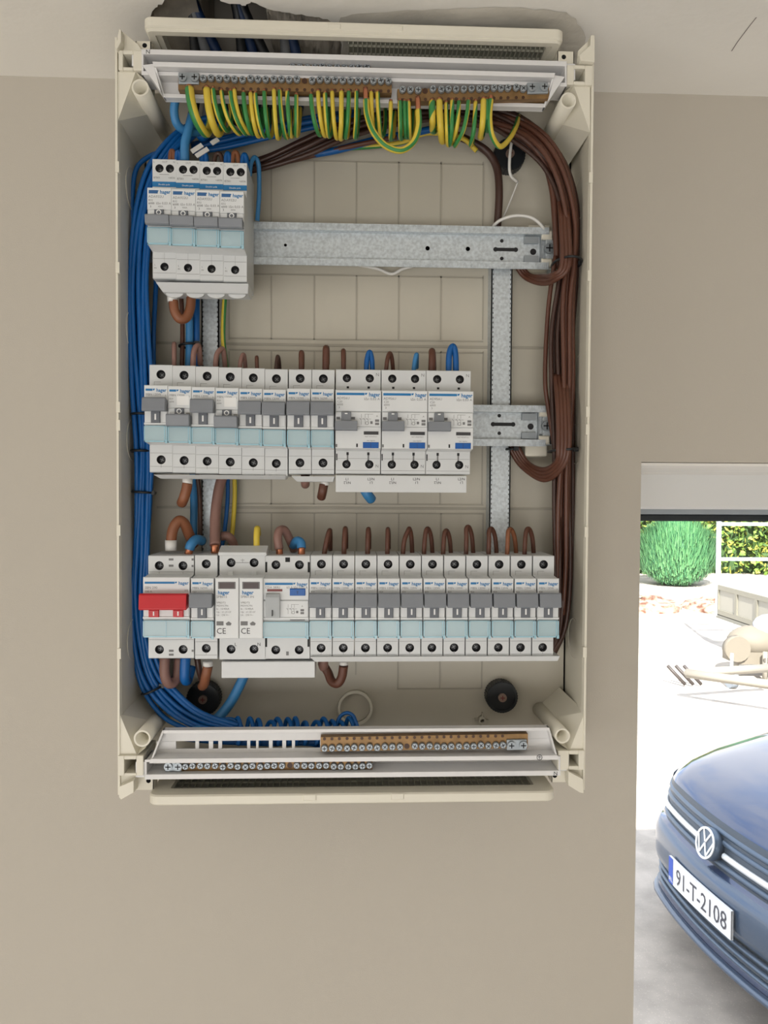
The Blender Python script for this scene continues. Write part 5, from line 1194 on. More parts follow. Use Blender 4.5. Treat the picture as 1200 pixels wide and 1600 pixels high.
wire([(296, 495, -0.066), (296, 540, -0.064), (295, 600, -0.062), (300, 700, -0.05), (303, 780, -0.05), (302, 850, -0.06)], 6.0, M['ltblue'], 'pale blue cable running between the rows beside the left strap', 'wire', None, 'neutral_wire')
wire([(307, 455, -0.060), (307, 520, -0.060), (308, 600, -0.056), (309, 700, -0.046)], 5.2, M['blue'], 'darker blue cable between the rows, against the left strap', 'wire', None, 'neutral_wire')
wire([(352, 455, -0.050), (349, 500, -0.048), (349, 535, -0.048), (354, 580, -0.048), (362, 700, -0.044), (367, 760, -0.044), (364, 820, -0.046), (358, 868, -0.05)], 3.7, GY, 'green and yellow wire running down behind the middle row', 'earth wire', None, 'earth_wire', half(0, 6), -0.25, 0.25, n=12)
wire([(354, 700, -0.046), (356, 770, -0.046), (351, 830, -0.048), (345, 862, -0.05)], 3.2, M['blue'], 'thin blue wire behind the middle and bottom rows beside the strap', 'wire', None, 'neutral_wire')
YM = YSH + 0.016
tails2 = [ # middle row wire tails: base x, top x, top y, half-width, radius, colour, label
 (272, 272, 537, 0, 3.6, 'mauve', 'first breaker'), (305, 309, 540, 4, 4.4, 'mauve', 'third breaker'), (341, 347, 545, 5, 4.0, 'mauve', 'fourth breaker'), (378, 380, 554, 4, 3.4, 'mauve', 'fifth breaker'), (402, 401, 558, 0, 3.0, 'brown', 'gap before the sixth breaker'), (434, 434, 557, 3.5, 3.0, 'brown2', 'sixth breaker'),
 (471, 471, 551, 0, 4.4, 'brown', 'left breaker of the pair'), (509, 509.5, 544, 0, 5.4, 'brown', 'right breaker of the pair'),
 (537, 536.5, 548, 0, 3.8, 'brown', 'left terminal of the first wide device'), (608, 609, 552, 5.5, 3.4, 'brown', 'left terminal of the second wide device'), (676, 675, 549, 1.5, 5.6, 'brown', 'left terminal of the third wide device')]
for (x, xt, yt, hw, rr, m_, lab) in tails2:
    cn = {'mauve': 'mauve brown', 'brown': 'brown', 'brown2': 'dark brown'}[m_]
    if hw == 0: pts = [(x, 585, YM), (x + (xt - x) * 0.4, yt + 15, YM), (xt, yt + 1, YM + 0.002), (xt + 0.5, yt + 4, YM + 0.010), (xt + 0.5, yt + 25, YM + 0.02)]
    else: pts = [(x - hw, 585, YM), (x - hw * 0.5, yt + 10, YM), (xt, yt, YM + 0.003), (xt + hw * 0.6, yt + 8, YM + 0.006), (xt + hw, yt + 30, YM + 0.012)]
    wire(pts, rr, M[m_], cn + ' wire entering the middle row at the ' + lab, 'wire', None, 'wire_tail')
for (x, xt, yt, hw, rr, lab) in ((577, 577.5, 550, 4.5, 4.0, 'first'), (646, 651, 554, 0, 3.6, 'second'), (706, 707.5, 541, 5.0, 4.8, 'third')):
    if hw == 0: pts = [(x, 585, YM), (x + 2, yt + 12, YM), (xt, yt, YM + 0.002), (xt, yt + 20, YM + 0.02)]
    else: pts = [(x - hw, 585, YM), (x - hw * 0.8, yt + 12, YM), (xt, yt, YM + 0.001), (xt + hw * 0.8, yt + 12, YM + 0.001), (xt + hw, 585, YM + 0.001)]
    wire(pts, rr, M['blue'] if hw else M['ltblue'], 'blue wire looping into the N terminal of the ' + lab + ' wide device', 'wire', None, 'wire_tail')
# below the middle row
capped(293, 752, -0.085, 'white sleeve under the second breaker of the middle row')
wire([(293, 755, -0.085), (291, 766, -0.085), (287, 779, -0.084), (284, 786, -0.078)], 8.0, M['orange'], 'thick tan brown cable end hanging under the middle row near its left end', 'wire', None, 'link_cable', n=14)
capped(508, 755, -0.085, 'white sleeve under the pair of breakers in the middle row', 7, 7)
wire([(506, 757, -0.085), (504, 768, -0.085), (502, 777, -0.080)], 7.0, M['brown'], 'thick brown cable end hanging under the pair of breakers', 'wire', None, 'link_cable', n=14)
wire([(477, 738, -0.070), (477, 752, -0.070), (477, 757, -0.064)], 7.0, M['mauve'], 'mauve brown cable stub under the left breaker of the pair', 'wire', None, 'link_cable', n=14)
wire([(568, 762, -0.080), (574, 772, -0.080), (580, 780, -0.074)], 8.0, M['ltblue'], 'blue cable end poking out below the white printed busbar cover', 'wire', None, 'link_cable', n=14)
wire([(308, 738, -0.058), (312, 775, -0.056), (313, 820, -0.058), (312, 845, -0.062)], 3.6, M['brown2'], 'dark brown wire between the middle and bottom rows, left of the strap', 'wire', None, 'line_wire')
wire([(350, 735, -0.062), (342, 765, -0.064), (337, 800, -0.068), (336, 830, -0.074), (336, 852, -0.080)], 8.0, M['mauve'], 'thick mauve brown cable coming down in front of the left strap', 'wire', None, 'link_cable', n=14, copper=[(336, 851, -0.080), (336, 864, -0.080)])
wire([(346, 838, -0.066), (356, 838, -0.066), (364, 848, -0.064), (368, 866, -0.06)], 7.0, M['mauve'], 'mauve brown cable bending over behind the surge arrester', 'wire', None, 'link_cable', n=14)
# above the bottom row
Y3 = YSH + 0.014
capped(267, 852, Y3, 'white sleeve on the first terminal of the main switch', 9, 16)
wire([(267, 850, Y3), (270, 828, Y3), (279, 814, Y3 + 0.001), (288, 818, Y3 + 0.004), (295, 834, Y3 + 0.010), (303, 852, Y3 + 0.018)], 8.2, M['orange'], 'thick tan brown cable arching over the main switch', 'wire', None, 'link_cable', n=14)
wire([(296, 858, Y3), (299, 850, Y3), (307, 843, Y3 + 0.006), (316, 845, Y3 + 0.014)], 7.6, M['ltblue'], 'pale blue cable ending bare at the second terminal of the main switch', 'wire', None, 'link_cable', n=14, copper=[(294, 866, Y3), (297, 856, Y3)])
wire([(401, 860, Y3), (401, 838, Y3), (402, 826, Y3 + 0.004), (403, 835, Y3 + 0.014)], 5.0, GY, 'yellow and green wire standing up from the surge arrester', 'earth wire', None, 'earth_wire', half(1, 9), 0.0, 0.9, n=12)
wire([(436, 858, Y3), (434, 840, Y3), (437, 829, Y3 + 0.002), (445, 829, Y3 + 0.006), (452, 842, Y3 + 0.012), (460, 860, Y3 + 0.018)], 6.8, M['mauve'], 'thick mauve brown cable arching into the device with the small blue button', 'wire', None, 'link_cable', n=14, copper=[(437, 867, Y3), (436, 856, Y3)])
wire([(471, 857, Y3), (470, 848, Y3 + 0.002), (464, 845, Y3 + 0.006), (458, 852, Y3 + 0.014)], 7.0, M['ltblue'], 'pale blue cable ending bare at the two-pole device with the small blue button', 'wire', None, 'link_cable', n=14, copper=[(471, 867, Y3), (471, 855, Y3)])
t3 = [(505, 515, 829, 0), (537, 539.5, 826, 0), (574, 575.5, 827, 0), (605, 606, 827, 0.6), (629, 639, 826, 4), (662, 668, 826, 6), (692, 697, 829, 6), (728, 731, 823, 6.5), (763, 767, 826, 7), (792, 797, 827, 7.5), (819, 825, 826, 7)]
for i, (x, xt, yt, hw) in enumerate(t3):
    rr = 3.6 if hw else 3.9
    if hw < 1: pts = [(x, 876, Y3), (x + (xt - x) * 0.5, yt + 18, Y3), (xt, yt, Y3 + 0.004), (xt + 1, yt + 8, Y3 + 0.014), (xt + 1, yt + 30, Y3 + 0.022)]
    else: pts = [(x, 876, Y3), (x + (xt - x) * 0.25, yt + 20, Y3), (xt - hw * 0.35, yt + 3, Y3 + 0.002), (xt + hw * 0.3, yt + 1, Y3 + 0.006), (xt + hw, yt + 16, Y3 + 0.010), (xt + hw * 1.35, yt + 48, Y3 + 0.014)]
    wire(pts, rr, M['orange'] if i == 9 else M['brown'], ('tan brown' if i == 9 else 'brown') + ' wire bent into the ' + ('first' if i == 0 else 'last' if i == 10 else ORD[i]) + ' of the eleven slim bottom row breakers', 'wire', None, 'wire_tail')
# below the bottom row
wire([(258, 1026, -0.080), (257, 1050, -0.080), (262, 1066, -0.078), (270, 1067, -0.074), (277, 1056, -0.070), (280, 1028, -0.068)], 8.0, M['mauve'], 'mauve brown U-shaped cable under the main switch', 'wire', None, 'link_cable', n=14)
wire([(290, 1026, -0.080), (289, 1045, -0.080), (289, 1060, -0.078), (293, 1062, -0.070), (299, 1040, -0.066)], 8.0, M['blue'], 'bright blue U-shaped cable under the main switch', 'wire', None, 'link_cable', n=14)
capped(325, 1037, -0.082, 'white sleeve under the breaker beside the main switch', 8, 8)
wire([(325, 1040, -0.082), (322, 1055, -0.080), (319, 1068, -0.074), (316, 1072, -0.066)], 7.6, M['orange'], 'brown cable hanging above the lower left black cap', 'wire', None, 'link_cable', n=14)
wire([(308, 1028, -0.070), (312, 1050, -0.068), (318, 1072, -0.060)], 5.0, M['brown2'], 'dark brown cable behind the hanging brown one under the bottom row', 'wire', None, 'link_cable', n=12)
wire([(502, 1034, -0.068), (512, 1050, -0.070), (518, 1064, -0.074), (527, 1068, -0.078), (534, 1058, -0.080), (537, 1040, -0.082)], 7.0, M['brown'], 'brown U-shaped cable under the first two slim breakers of the bottom row', 'wire', None, 'link_cable', n=14)
wire([(505, 1028, -0.074), (505, 1038, -0.074), (506, 1042, -0.066)], 8.0, M['mauve'], 'mauve cable stub under the bottom row beside the flat white cover', 'wire', None, 'link_cable', n=14)
capped(537, 1036, -0.083, 'white sleeve under the second slim breaker of the bottom row', 7, 6)
wire([(384, 1050, -0.066), (374, 1072, -0.064), (360, 1098, -0.062), (340, 1122, -0.066), (315, 1138, -0.076), (290, 1148, -0.086)], 7.8, M['ltblue'], 'thick pale blue cable sweeping down to the left below the flat white cover', 'wire', None, 'neutral_wire', n=14)
# curled blue ends behind the lower carrier
rnd = random.Random(4)
for i, x in enumerate((372, 391, 404, 423, 434, 450, 462, 476, 494, 506, 519, 531, 546)):
    w_ = rnd.uniform(4, 8); tp = rnd.uniform(1121, 1130)
    wire([(x - w_ * 1.6, 1160, -0.078), (x - w_, 1140, -0.076), (x - w_ * 0.2, tp, -0.078), (x + w_ * 0.7, 1132, -0.084), (x + w_ * 0.6, 1150, -0.090), (x, 1164, -0.090)], 3.4, M['blue'],
         'small blue wire curl behind the lower carrier, ' + (ORD[i] + ' from the left' if i < 12 else 'rightmost one'), 'wire', 'blue wire curls behind the lower carrier', 'neutral_wire')
wire([(300, 1140, -0.074), (320, 1130, -0.072), (345, 1125, -0.074), (365, 1125, -0.076), (378, 1138, -0.082), (376, 1156, -0.088)], 3.6, M['blue'], 'blue wire curving over into the left end of the curls', 'wire', None, 'neutral_wire')
wire([(524, 1142, -0.080), (530, 1122, -0.078), (541, 1114, -0.078), (552, 1119, -0.080), (560, 1140, -0.086)], 3.0, M['blue'], 'tallest blue wire loop in front of the moulded ring', 'wire', None, 'neutral_wire')
for k in range(3):
    wire([(270 + 60 * k, 1152 + k, -0.082), (330 + 40 * k, 1158 + 2 * k, -0.084), (420 + 20 * k, 1162 - k * 2, -0.084), (505, 1160 + k * 3, -0.086)], 4.2, M['blue'], 'blue wire seen through the slots of the lower carrier', 'wire', 'blue wires behind the slots', 'neutral_wire')
# cable ties
def tie(x, y, Y, wpx, tilt, lab, d=0.011, tail=True):
    p = P(x, y, Y); W = R(wpx, Y); m_ = MB(); pts = []
    for k in range(13):
        t = 2 * math.pi * k / 12; pts.append(Vector((p.x + W * math.cos(t), Y - d * math.sin(t), p.z + math.sin(tilt) * W * math.cos(t))))
    m_.tube(pts, 0.0010, 8, 3); e_ = p + Vector((W * 0.9, -0.004, math.sin(tilt) * W)); m_.box(e_.x - 0.002, e_.x + 0.002, e_.y - 0.003, e_.y, e_.z - 0.0016, e_.z + 0.0016)
    tag(m_.build('cable_tie', M['black'], None, center=True), lab, 'cable tie', 'black cable ties')
tie(223, 705, -0.072, 17, 0.0, 'black cable tie on the left blue bundle near the bottom edge of the middle row')
tie(224, 648, -0.074, 17, 0.0, 'topmost black cable tie on the left blue bundle, level with the middle row levers')
tie(225, 769, -0.070, 17, -0.05, 'black cable tie round the left blue bundle just below the middle row')
tie(240, 1076, -0.064, 17, 0.45, 'black cable tie on the left blue bundle where it turns at the bottom')
tie(296, 540, -0.062, 15, 0.1, 'black cable tie round the blue and brown cables above the middle row', 0.009)
tie(885, 413, -0.074, 21, -0.05, 'black cable tie round the right brown bundle at the top rail', 0.021)
tie(879, 704, -0.070, 20, 0.06, 'black cable tie round the right brown bundle at the middle rail', 0.022)
tie(798, 702, -0.046, 7, 0.05, 'small black cable tie at the left of the loop under the middle rail', 0.006)
# cables rising through the ceiling hole
for i, (x, m_, lab) in enumerate(((300, 'black', 'black'), (322, 'greypvc', 'grey'), (345, 'darkblue', 'dark blue'), (372, 'black', 'black'), (395, 'darkblue', 'dark blue'), (418, 'black', 'black'), (440, 'greypvc', 'grey'), (462, 'darkblue', 'dark blue'))):
    a = P(x, 88, -0.05); zt_ = ZC + 0.11
    pts = [Vector((a.x, -0.05, ZC - 0.06)), Vector((a.x + 0.004, -0.052, ZC - 0.02)), Vector((a.x - 0.010 * (i % 3), -0.07, ZC + 0.03)), Vector((a.x - 0.02, -0.10, ZC + 0.07)), Vector((a.x - 0.03, -0.13, zt_))]
    m2 = MB().tube(pts, 0.0042, 10, 5)
    tag(m2.build('supply_cable', M[m_], None, center=True), lab + ' cable rising through the broken ceiling hole, ' + ORD[i] + ' from the left', 'cable', 'cables in the ceiling hole')

# ------------------------------------------------------------------ outdoors
def G(px, py, h=0.0):       # a point on the yard (or h above it) seen at this pixel
    return PZ(px, py, ZG + h)
M['yard'] = mat('yard_gravel', srgb(186, 178, 168), 0.9, var=0.16, vscale=5, bump=0.6, bscale=60, detail=12)
n_ = M['yard'].node_tree
nz2 = n_.nodes.new('ShaderNodeTexVoronoi'); nz2.inputs['Scale'].default_value = 70
tcn = [q for q in n_.nodes if q.type == 'TEX_COORD'][0]; n_.links.new(tcn.outputs['Object'], nz2.inputs['Vector'])
rr2 = n_.nodes.new('ShaderNodeValToRGB'); rr2.color_ramp.elements[0].position = 0.0; rr2.color_ramp.elements[0].color = (1.35, 1.33, 1.3, 1); rr2.color_ramp.elements[1].position = 0.25; rr2.color_ramp.elements[1].color = (0.85, 0.85, 0.85, 1)
n_.links.new(nz2.outputs['Distance'], rr2.inputs['Fac'])
mm = n_.nodes.new('ShaderNodeMix'); mm.data_type = 'RGBA'; mm.blend_type = 'MULTIPLY'; mm.inputs[0].default_value = 0.8
bs = n_.nodes['Principled BSDF']; src = bs.inputs['Base Color'].links[0].from_socket
n_.links.new(src, mm.inputs[6]); n_.links.new(rr2.outputs['Color'], mm.inputs[7]); n_.links.new(mm.outputs[2], bs.inputs['Base Color'])
g = MB(); g.box(-15, 45, WT, 60, ZG - 0.1, ZG)
struct(g.build('ground', M['yard']))
# roof edge over the outer wall throws the shade in front of the house
g = MB(); g.box(-3, 7, -3.7, 0.95, 2.75, 2.90); struct(g.build('trim_6', M['upvc']))
# hedge: leaf clumps
def leaves(m_, c, rad, n, size, rnd, up=0.0, squash=1.0):
    for _ in range(n):
        while True:
            v = Vector((rnd.uniform(-1, 1), rnd.uniform(-1, 1), rnd.uniform(-1, 1)))
            if 0.3 < v.length < 1: break
        v = v.normalized() * (0.75 + 0.3 * rnd.random())
        p = Vector((c[0] + v.x * rad[0], c[1] + v.y * rad[1], c[2] + v.z * rad[2]))
        a = Vector((rnd.uniform(-1, 1), rnd.uniform(-1, 1), rnd.uniform(-1, 1) + up)).normalized(); b_ = a.orthogonal().normalized(); 
        s_ = size * rnd.uniform(0.6, 1.3); q = rnd.choice((0, 0, 1, 2))
        m_.add([p, p + a * s_ * 0.5 + b_ * s_ * 0.3 * squash, p + a * s_, p + a * s_ * 0.5 - b_ * s_ * 0.3 * squash], [(0, 1, 2, 3)], q)
rnd = random.Random(21)
LG = [mat('hedge_leaf_mid', srgb(104, 132, 56), 0.6), mat('hedge_leaf_light', srgb(176, 176, 80), 0.6), mat('hedge_leaf_dark', srgb(60, 88, 46), 0.6)]
dh = 19.6
hd = MB(); y_h = CAM.y + dh + 2.4
for i in range(26):
    x = 4.5 + i * 0.55; h_ = 2.5 + rnd.uniform(-0.2, 0.3)
    for zc in (0.5, 1.2, 1.9, 2.4): leaves(hd, (x + rnd.uniform(-0.2, 0.2), y_h + rnd.uniform(-0.1, 0.3), ZG + zc), (0.55, 0.5, 0.55), 190, 0.20, rnd)
hd.box(4, 19, y_h + 0.1, y_h + 0.7, ZG, ZG + 2.7, 2)
o = hd.build('hedge', LG, None, center=True); tag(o, 'tall mixed green and yellow leafy hedge along the far edge of the yard', 'hedge')
# rounded conifer bush
bc_ = G(1056, 914); CB = [mat('conifer_green', srgb(84, 142, 92), 0.6), mat('conifer_light', srgb(112, 168, 112), 0.6), mat('conifer_dark', srgb(52, 108, 72), 0.6)]
cb = MB(); cx_, cy_ = bc_.x, bc_.y
for k in range(9500):
    t = rnd.uniform(0, 2 * math.pi); u_ = rnd.uniform(-1, 1); s_ = math.sqrt(1 - u_ * u_)
    dx, dy = math.cos(t) * s_, math.sin(t) * s_
    rr_ = rnd.uniform(0.86, 1.04)
    p = Vector((cx_ + dx * 1.02 * rr_, cy_ + dy * 0.9 * rr_, ZG + 0.78 + u_ * 0.80 * rr_))
    a = Vector((dx * 0.45 + rnd.uniform(-0.2, 0.2), dy * 0.45 + rnd.uniform(-0.2, 0.2), 1.0)).normalized(); b_ = a.cross(Vector((-dy, dx, 0.1)) if s_ > 0.1 else Vector((1, 0, 0))).normalized(); b_ = a.cross(b_)
    l_ = rnd.uniform(0.12, 0.28); w__ = 0.013; q = rnd.choice((0, 0, 1, 2))
    cb.add([p - b_ * w__, p + b_ * w__, p + a * l_], [(0, 1, 2)], q)
cb.sphere((cx_, cy_, ZG + 0.76), 1.0, 20, (0.88, 0.78, 0.72), 2)
tag(cb.build('conifer_bush', CB, None, center=True), 'dense round bright green conifer bush in front of the hedge', 'bush')
M['earth'] = mat('red_earth', srgb(128, 84, 66), 0.95, var=0.4, vscale=7, col2=srgb(196, 176, 156), bump=0.8, bscale=12)
# earth mounds
for (px, py, sx, sz, lab) in ((1004, 950, 0.75, 0.22, 'reddish earth mound at the left edge of the window view'), (1120, 952, 0.65, 0.18, 'reddish earth mound beside the trailer')):
    q = G(px, py); m_ = MB(); m_.sphere((q.x, q.y, ZG), 1.0, 18, (sx, 0.8, sz))
    for v in m_.v: v += Vector((rnd.uniform(-0.03, 0.03), rnd.uniform(-0.03, 0.03), rnd.uniform(-0.06, 0.06)))
    tag(m_.build('earth_mound', M['earth'], None, center=True), lab, 'earth mound', 'reddish earth mounds')
# flat trailer: side panel with frame, headboard rack, deck, drawbar, wheel
tx, ty0 = 5.50, CAM.y + 11.35; tz = lambda h: ZG + h
tr = empty('trailer', (tx + 0.8, ty0 - 1.6, ZG), 'pale flat trailer with a framed side panel and an upright rack, seen through the window', 'trailer')
TW = mat_once('trailer_paint', srgb(128, 126, 114), 0.5); TG = mat_once('trailer_mesh', srgb(120, 120, 112), 0.6); RKM = mat_once('rack_paint', srgb(160, 168, 176), 0.4)
def tb(name, mt, *bx):
    m_ = MB()
    for q in bx: m_.box(*q)
    return m_.build(name, mt, tr, world=True)
L0 = ty0 - 2.3
sp_ = tb('side_panel', TW, (tx, tx + 0.05, L0, ty0, tz(0.90), tz(0.97)), (tx, tx + 0.05, L0, ty0, tz(0.52), tz(0.60)), *[(tx, tx + 0.05, ty0 - 0.06 - k * 0.55, ty0 - k * 0.55, tz(0.6), tz(0.9)) for k in range(5)])
tb('panel_sheet', mat_once('pale_sheet', srgb(150, 148, 138), 0.6), (tx + 0.02, tx + 0.03, L0, ty0, tz(0.6), tz(0.9)))
tb('side_panel', TW, (tx + 1.55, tx + 1.6, L0, ty0, tz(0.90), tz(0.97)), (tx + 1.55, tx + 1.6, L0, ty0, tz(0.52), tz(0.60)), *[(tx + 1.55, tx + 1.6, ty0 - 0.06 - k * 0.55, ty0 - k * 0.55, tz(0.6), tz(0.9)) for k in range(5)])
tb('deck', TG, (tx, tx + 1.6, L0, ty0, tz(0.47), tz(0.53)))
rk = tb('rack', RKM, (tx - 0.005, tx + 0.045, ty0 - 0.03, ty0 + 0.03, tz(0.5), tz(2.0)), (tx + 1.54, tx + 1.6, ty0 - 0.03, ty0 + 0.03, tz(0.5), tz(2.0)), (tx, tx + 1.6, ty0 - 0.02, ty0 + 0.02, tz(1.86), tz(1.91)), (tx, tx + 1.6, ty0 - 0.02, ty0 + 0.02, tz(1.33), tz(1.38)))
for (wy) in (ty0 - 0.9,):
    for wx in (tx + 0.16, tx + 1.40):
        m_ = MB(); m_.cyl((wx - 0.08, wy, tz(0.28)), 0.28, (1, 0, 0), 0.18, 28); wl_ = m_.build('wheel', M['black'], tr, world=True)
        m_ = MB(); m_.cyl((wx - 0.085, wy, tz(0.28)), 0.15, (1, 0, 0), 0.19, 20); m_.build('wheel_rim', RKM, wl_, world=True)
# drawbar frame with a jockey wheel and things lying by it
jq = G(1130, 1075); db = empty('machine_frame', (jq.x, jq.y, ZG), 'low pale machine frame with a small jockey wheel standing in the bright yard', 'machine frame')
FP = mat_once('frame_paint', srgb(140, 136, 126), 0.5); a = G(1072, 1052, 0.35); b2 = G(1200, 1070, 0.35)
def beam(p0, p1, r, name, mt, par):
    m_ = MB(); m_.tube([p0, p1], r, 4, 1); return m_.build(name, mt, par, world=True)
beam(a, b2 + Vector((0.1, -0.05, 0)), 0.05, 'beam', FP, db); beam(a, G(1200, 1045, 0.35) + Vector((0.1, 0.05, 0)), 0.05, 'beam', FP, db)
beam(Vector((jq.x + 0.1, jq.y, ZG + 0.1)), Vector((jq.x + 0.1, jq.y, ZG + 0.42)), 0.022, 'jockey_post', RKM, db)
m_ = MB(); m_.cyl((jq.x + 0.06, jq.y, ZG + 0.11), 0.11, (1, 0, 0), 0.08, 20); m_.build('jockey_wheel', mat_once('pale_wheel', srgb(140, 150, 160)), db, world=True)
q = G(1062, 1040, 0.25)
for k in range(3): beam(q + Vector((-0.15 + 0.1 * k, 0, 0.0)), q + Vector((0.05 + 0.1 * k, -0.05, -0.22)), 0.02, 'hitch_bar', mat_once('dark_hitch', srgb(70, 64, 62)), db)
q = G(1176, 1018, 0.30) + Vector((-0.05, -0.1, 0)); m_ = MB(); m_.sphere((q.x, q.y, q.z + 0.16), 0.30, 18, (1.1, 0.8, 0.66)); m_.box(q.x - 0.3, q.x + 0.4, q.y - 0.2, q.y + 0.2, q.z - 0.10, q.z + 0.05)
m_.cyl((q.x - 0.32, q.y - 0.25, q.z + 0.1), 0.16, (0, 1, 0), 0.1, 18)
m_.build('engine_casing', mat_once('dusty_casing', srgb(118, 112, 100), 0.7, ), db, world=True)
m_ = MB(); m_.sphere((q.x + 0.18, q.y - 0.05, q.z + 0.36), 0.19, 14, (1.1, 0.8, 0.8)); m_.build('sack', mat_once('white_sack', srgb(165, 170, 180), 0.8), db, world=True)
for k in range(4):
    m_ = MB(); m_.cyl((q.x + 0.0 + 0.14 * k, q.y - 0.30, q.z - 0.02), 0.035, (0, -1, 0), 0.03, 12); m_.build('bolt', mat_once('dark_bolt', srgb(90, 86, 80)), db, world=True)
for (px, py) in ((1150, 1060), (1195, 1066)):
    q = G(px, py); beam(Vector((q.x, q.y, ZG)), Vector((q.x, q.y, ZG + 0.38)), 0.035, 'frame_leg', FP, db)

# ------------------------------------------------------------------ car
NX, NY = 1.64, CAM.y + 3.50
car = empty('car', (NX, NY, ZG), 'dark blue car seen nose-on through the window at the lower right', 'car')
CPB = mat('car_paint_blue', srgb(40, 62, 98), 0.16, 0.45, coat=1.0); CDG = mat('grille_dark', srgb(60, 72, 84), 0.4, 0.1); CLO = mat('bumper_grey_blue', srgb(66, 86, 110), 0.3, 0.3, coat=0.6)
CHR = mat('chrome', srgb(235, 238, 240), 0.12, 1.0); CHW = mat('bright_trim', srgb(232, 236, 238), 0.2, 0.3)
CBR = mat('bumper_panel', srgb(88, 80, 80), 0.35, 0.1, coat=0.5)
HWD = 0.86
def plan(s, k=0.20):          # how far the nose falls back towards the corners
    a = abs(s) / HWD; return k * a ** 2 * 0.75 + 0.36 * max(0, a - 0.55) ** 2 / 0.2025 * (0.9)
def CP(s, f, z, kk=1.0): return Vector((NX + f + plan(s) * kk, NY + s, ZG + z))
prof = [(0.34, 0.17), (0.10, 0.18), (0.035, 0.21), (0.02, 0.25), (0.04, 0.27), (0.045, 0.38), (0.01, 0.40), (0.0, 0.44), (0.0, 0.56), (0.015, 0.585), (0.03, 0.60), (0.060, 0.605), (0.090, 0.795), (0.098, 0.810),
        (0.12, 0.84), (0.20, 0.888), (0.34, 0.932), (0.60, 0.980), (0.90, 1.015), (1.20, 1.045)]
mi = [0, 0, 0, 0, 1, 1, 2, 2, 2, 2, 0, 1, 1, 0, 0, 0, 0, 0, 0]
NS = 36; b = MB(); vs = []
for (f_, z_) in prof:
    for j in range(NS + 1):
        s = -HWD + 2 * HWD * j / NS; a = abs(s) / HWD
        zz_ = z_ - (0.05 * a ** 4 if z_ > 0.78 else 0.0) * 1.0
        vs.append(CP(s, f_, zz_) if f_ < 0.5 else Vector((NX + f_ + plan(s) * (1.2 - f_) / 0.7, NY + s, ZG + zz_)))
fs = []; ms = []
for i in range(len(prof) - 1):
    for j in range(NS):
        p0 = i * (NS + 1) + j; s = abs(-HWD + 2 * HWD * (j + 0.5) / NS)
        q = mi[i]
        if q == 1 and i >= 10 and s > 0.62: q = 0
        b.f.append([p0, p0 + 1, p0 + NS + 2, p0 + NS + 1]); b.m.append(q); b.s.append(True)
b.v = vs
# flanks
for j, sg in ((0, -1), (NS, 1)):
    ed = [vs[i * (NS + 1) + j] for i in range(len(prof))]
    nb_ = len(b.v)
    low = ed[1:]; b.v += [v.copy() for v in low] + [Vector((NX + 1.25, v.y, v.z if v.z > ZG + 0.3 else ZG + 0.3)) for v in low]
    n2 = len(low)
    for i in range(n2 - 1):
        f_ = [nb_ + i, nb_ + i + 1, nb_ + n2 + i + 1, nb_ + n2 + i]; b.f.append(f_ if sg > 0 else f_[::-1]); b.m.append(0); b.s.append(False)
# cabin block behind the bonnet: windscreen, roof, tail
bx_ = [(1.18, 1.0), (1.75, 1.42), (2.1, 1.50), (3.3, 1.46), (3.75, 1.05), (4.0, 0.95), (4.05, 0.3), (1.25, 0.3)]
body_ = b.build('bodywork', [CPB, CDG, CLO], car, world=True)
c2 = MB(); lo = [Vector((NX + f_, NY - HWD + (0.0 if z_ < 1.1 else 0.16), ZG + z_)) for f_, z_ in bx_]; hi = [Vector((v.x, 2 * NY - v.y, v.z)) for v in lo]
n8 = len(lo); c2.add(lo + hi, [list(range(n8)), list(range(2 * n8 - 1, n8 - 1, -1))] + [[i, n8 + i, n8 + (i + 1) % n8, (i + 1) % n8] for i in range(n8)])
c2.m = [0, 0, 1] + [0] * (n8 - 1)
c2.build('cabin', [CPB, mat('car_glass', srgb(20, 28, 34), 0.05)], car, world=True)
for (wx, nm) in ((0.82, 1), (3.35, 2)):
    for sg in (-1, 1):
        m_ = MB(); m_.cyl((NX + wx, NY + sg * (HWD - 0.22), ZG + 0.31), 0.31, (0, sg, 0), 0.215, 32); w_ = m_.build('wheel', M['black'], car, world=True)
        m_ = MB(); m_.cyl((NX + wx, NY + sg * (HWD - 0.0), ZG + 0.31), 0.19, (0, sg, 0), 0.008, 24); m_.build('hub_cap', CHR, w_, world=True)
def bar(s0, s1, f_, z_, r, name, mt, par, flat=1.0):
    m_ = MB(); N = 24; pts = [CP(s0 + (s1 - s0) * k / N, f_, z_) for k in range(N + 1)]
    n = 8; k0 = 0
    for i, p in enumerate(pts):
        for j in range(n):
            t = 2 * math.pi * j / n; m_.v.append(p + Vector((math.cos(t) * r, 0, math.sin(t) * r * flat)))
    for i in range(N):
        for j in range(n):
            j2 = (j + 1) % n; m_.f.append([i * n + j, i * n + j2, (i + 1) * n + j2, (i + 1) * n + j]); m_.m.append(0); m_.s.append(True)
    return m_.build(name, mt, par, world=True)
SL = mat('slat_blue_grey', srgb(84, 102, 122), 0.3, 0.3)
for z_ in (0.635, 0.728, 0.768): bar(-0.74, 0.74, 0.065 + (z_ - 0.62) * 0.2, z_, 0.020, 'grille_slat', SL, car, 0.75)
bar(0.09, 0.76, 0.062, 0.682, 0.014, 'bright_strip', CHW, car, 1.1); bar(-0.76, -0.09, 0.062, 0.682, 0.014, 'bright_strip', CHW, car, 1.1)
for z_ in (0.275, 0.315, 0.355): bar(-0.62, 0.72, 0.035, z_, 0.015, 'lower_slat', SL, car, 0.7)
bar(-0.80, 0.84, 0.012, 0.225, 0.022, 'bumper_lip', CLO, car, 0.8)
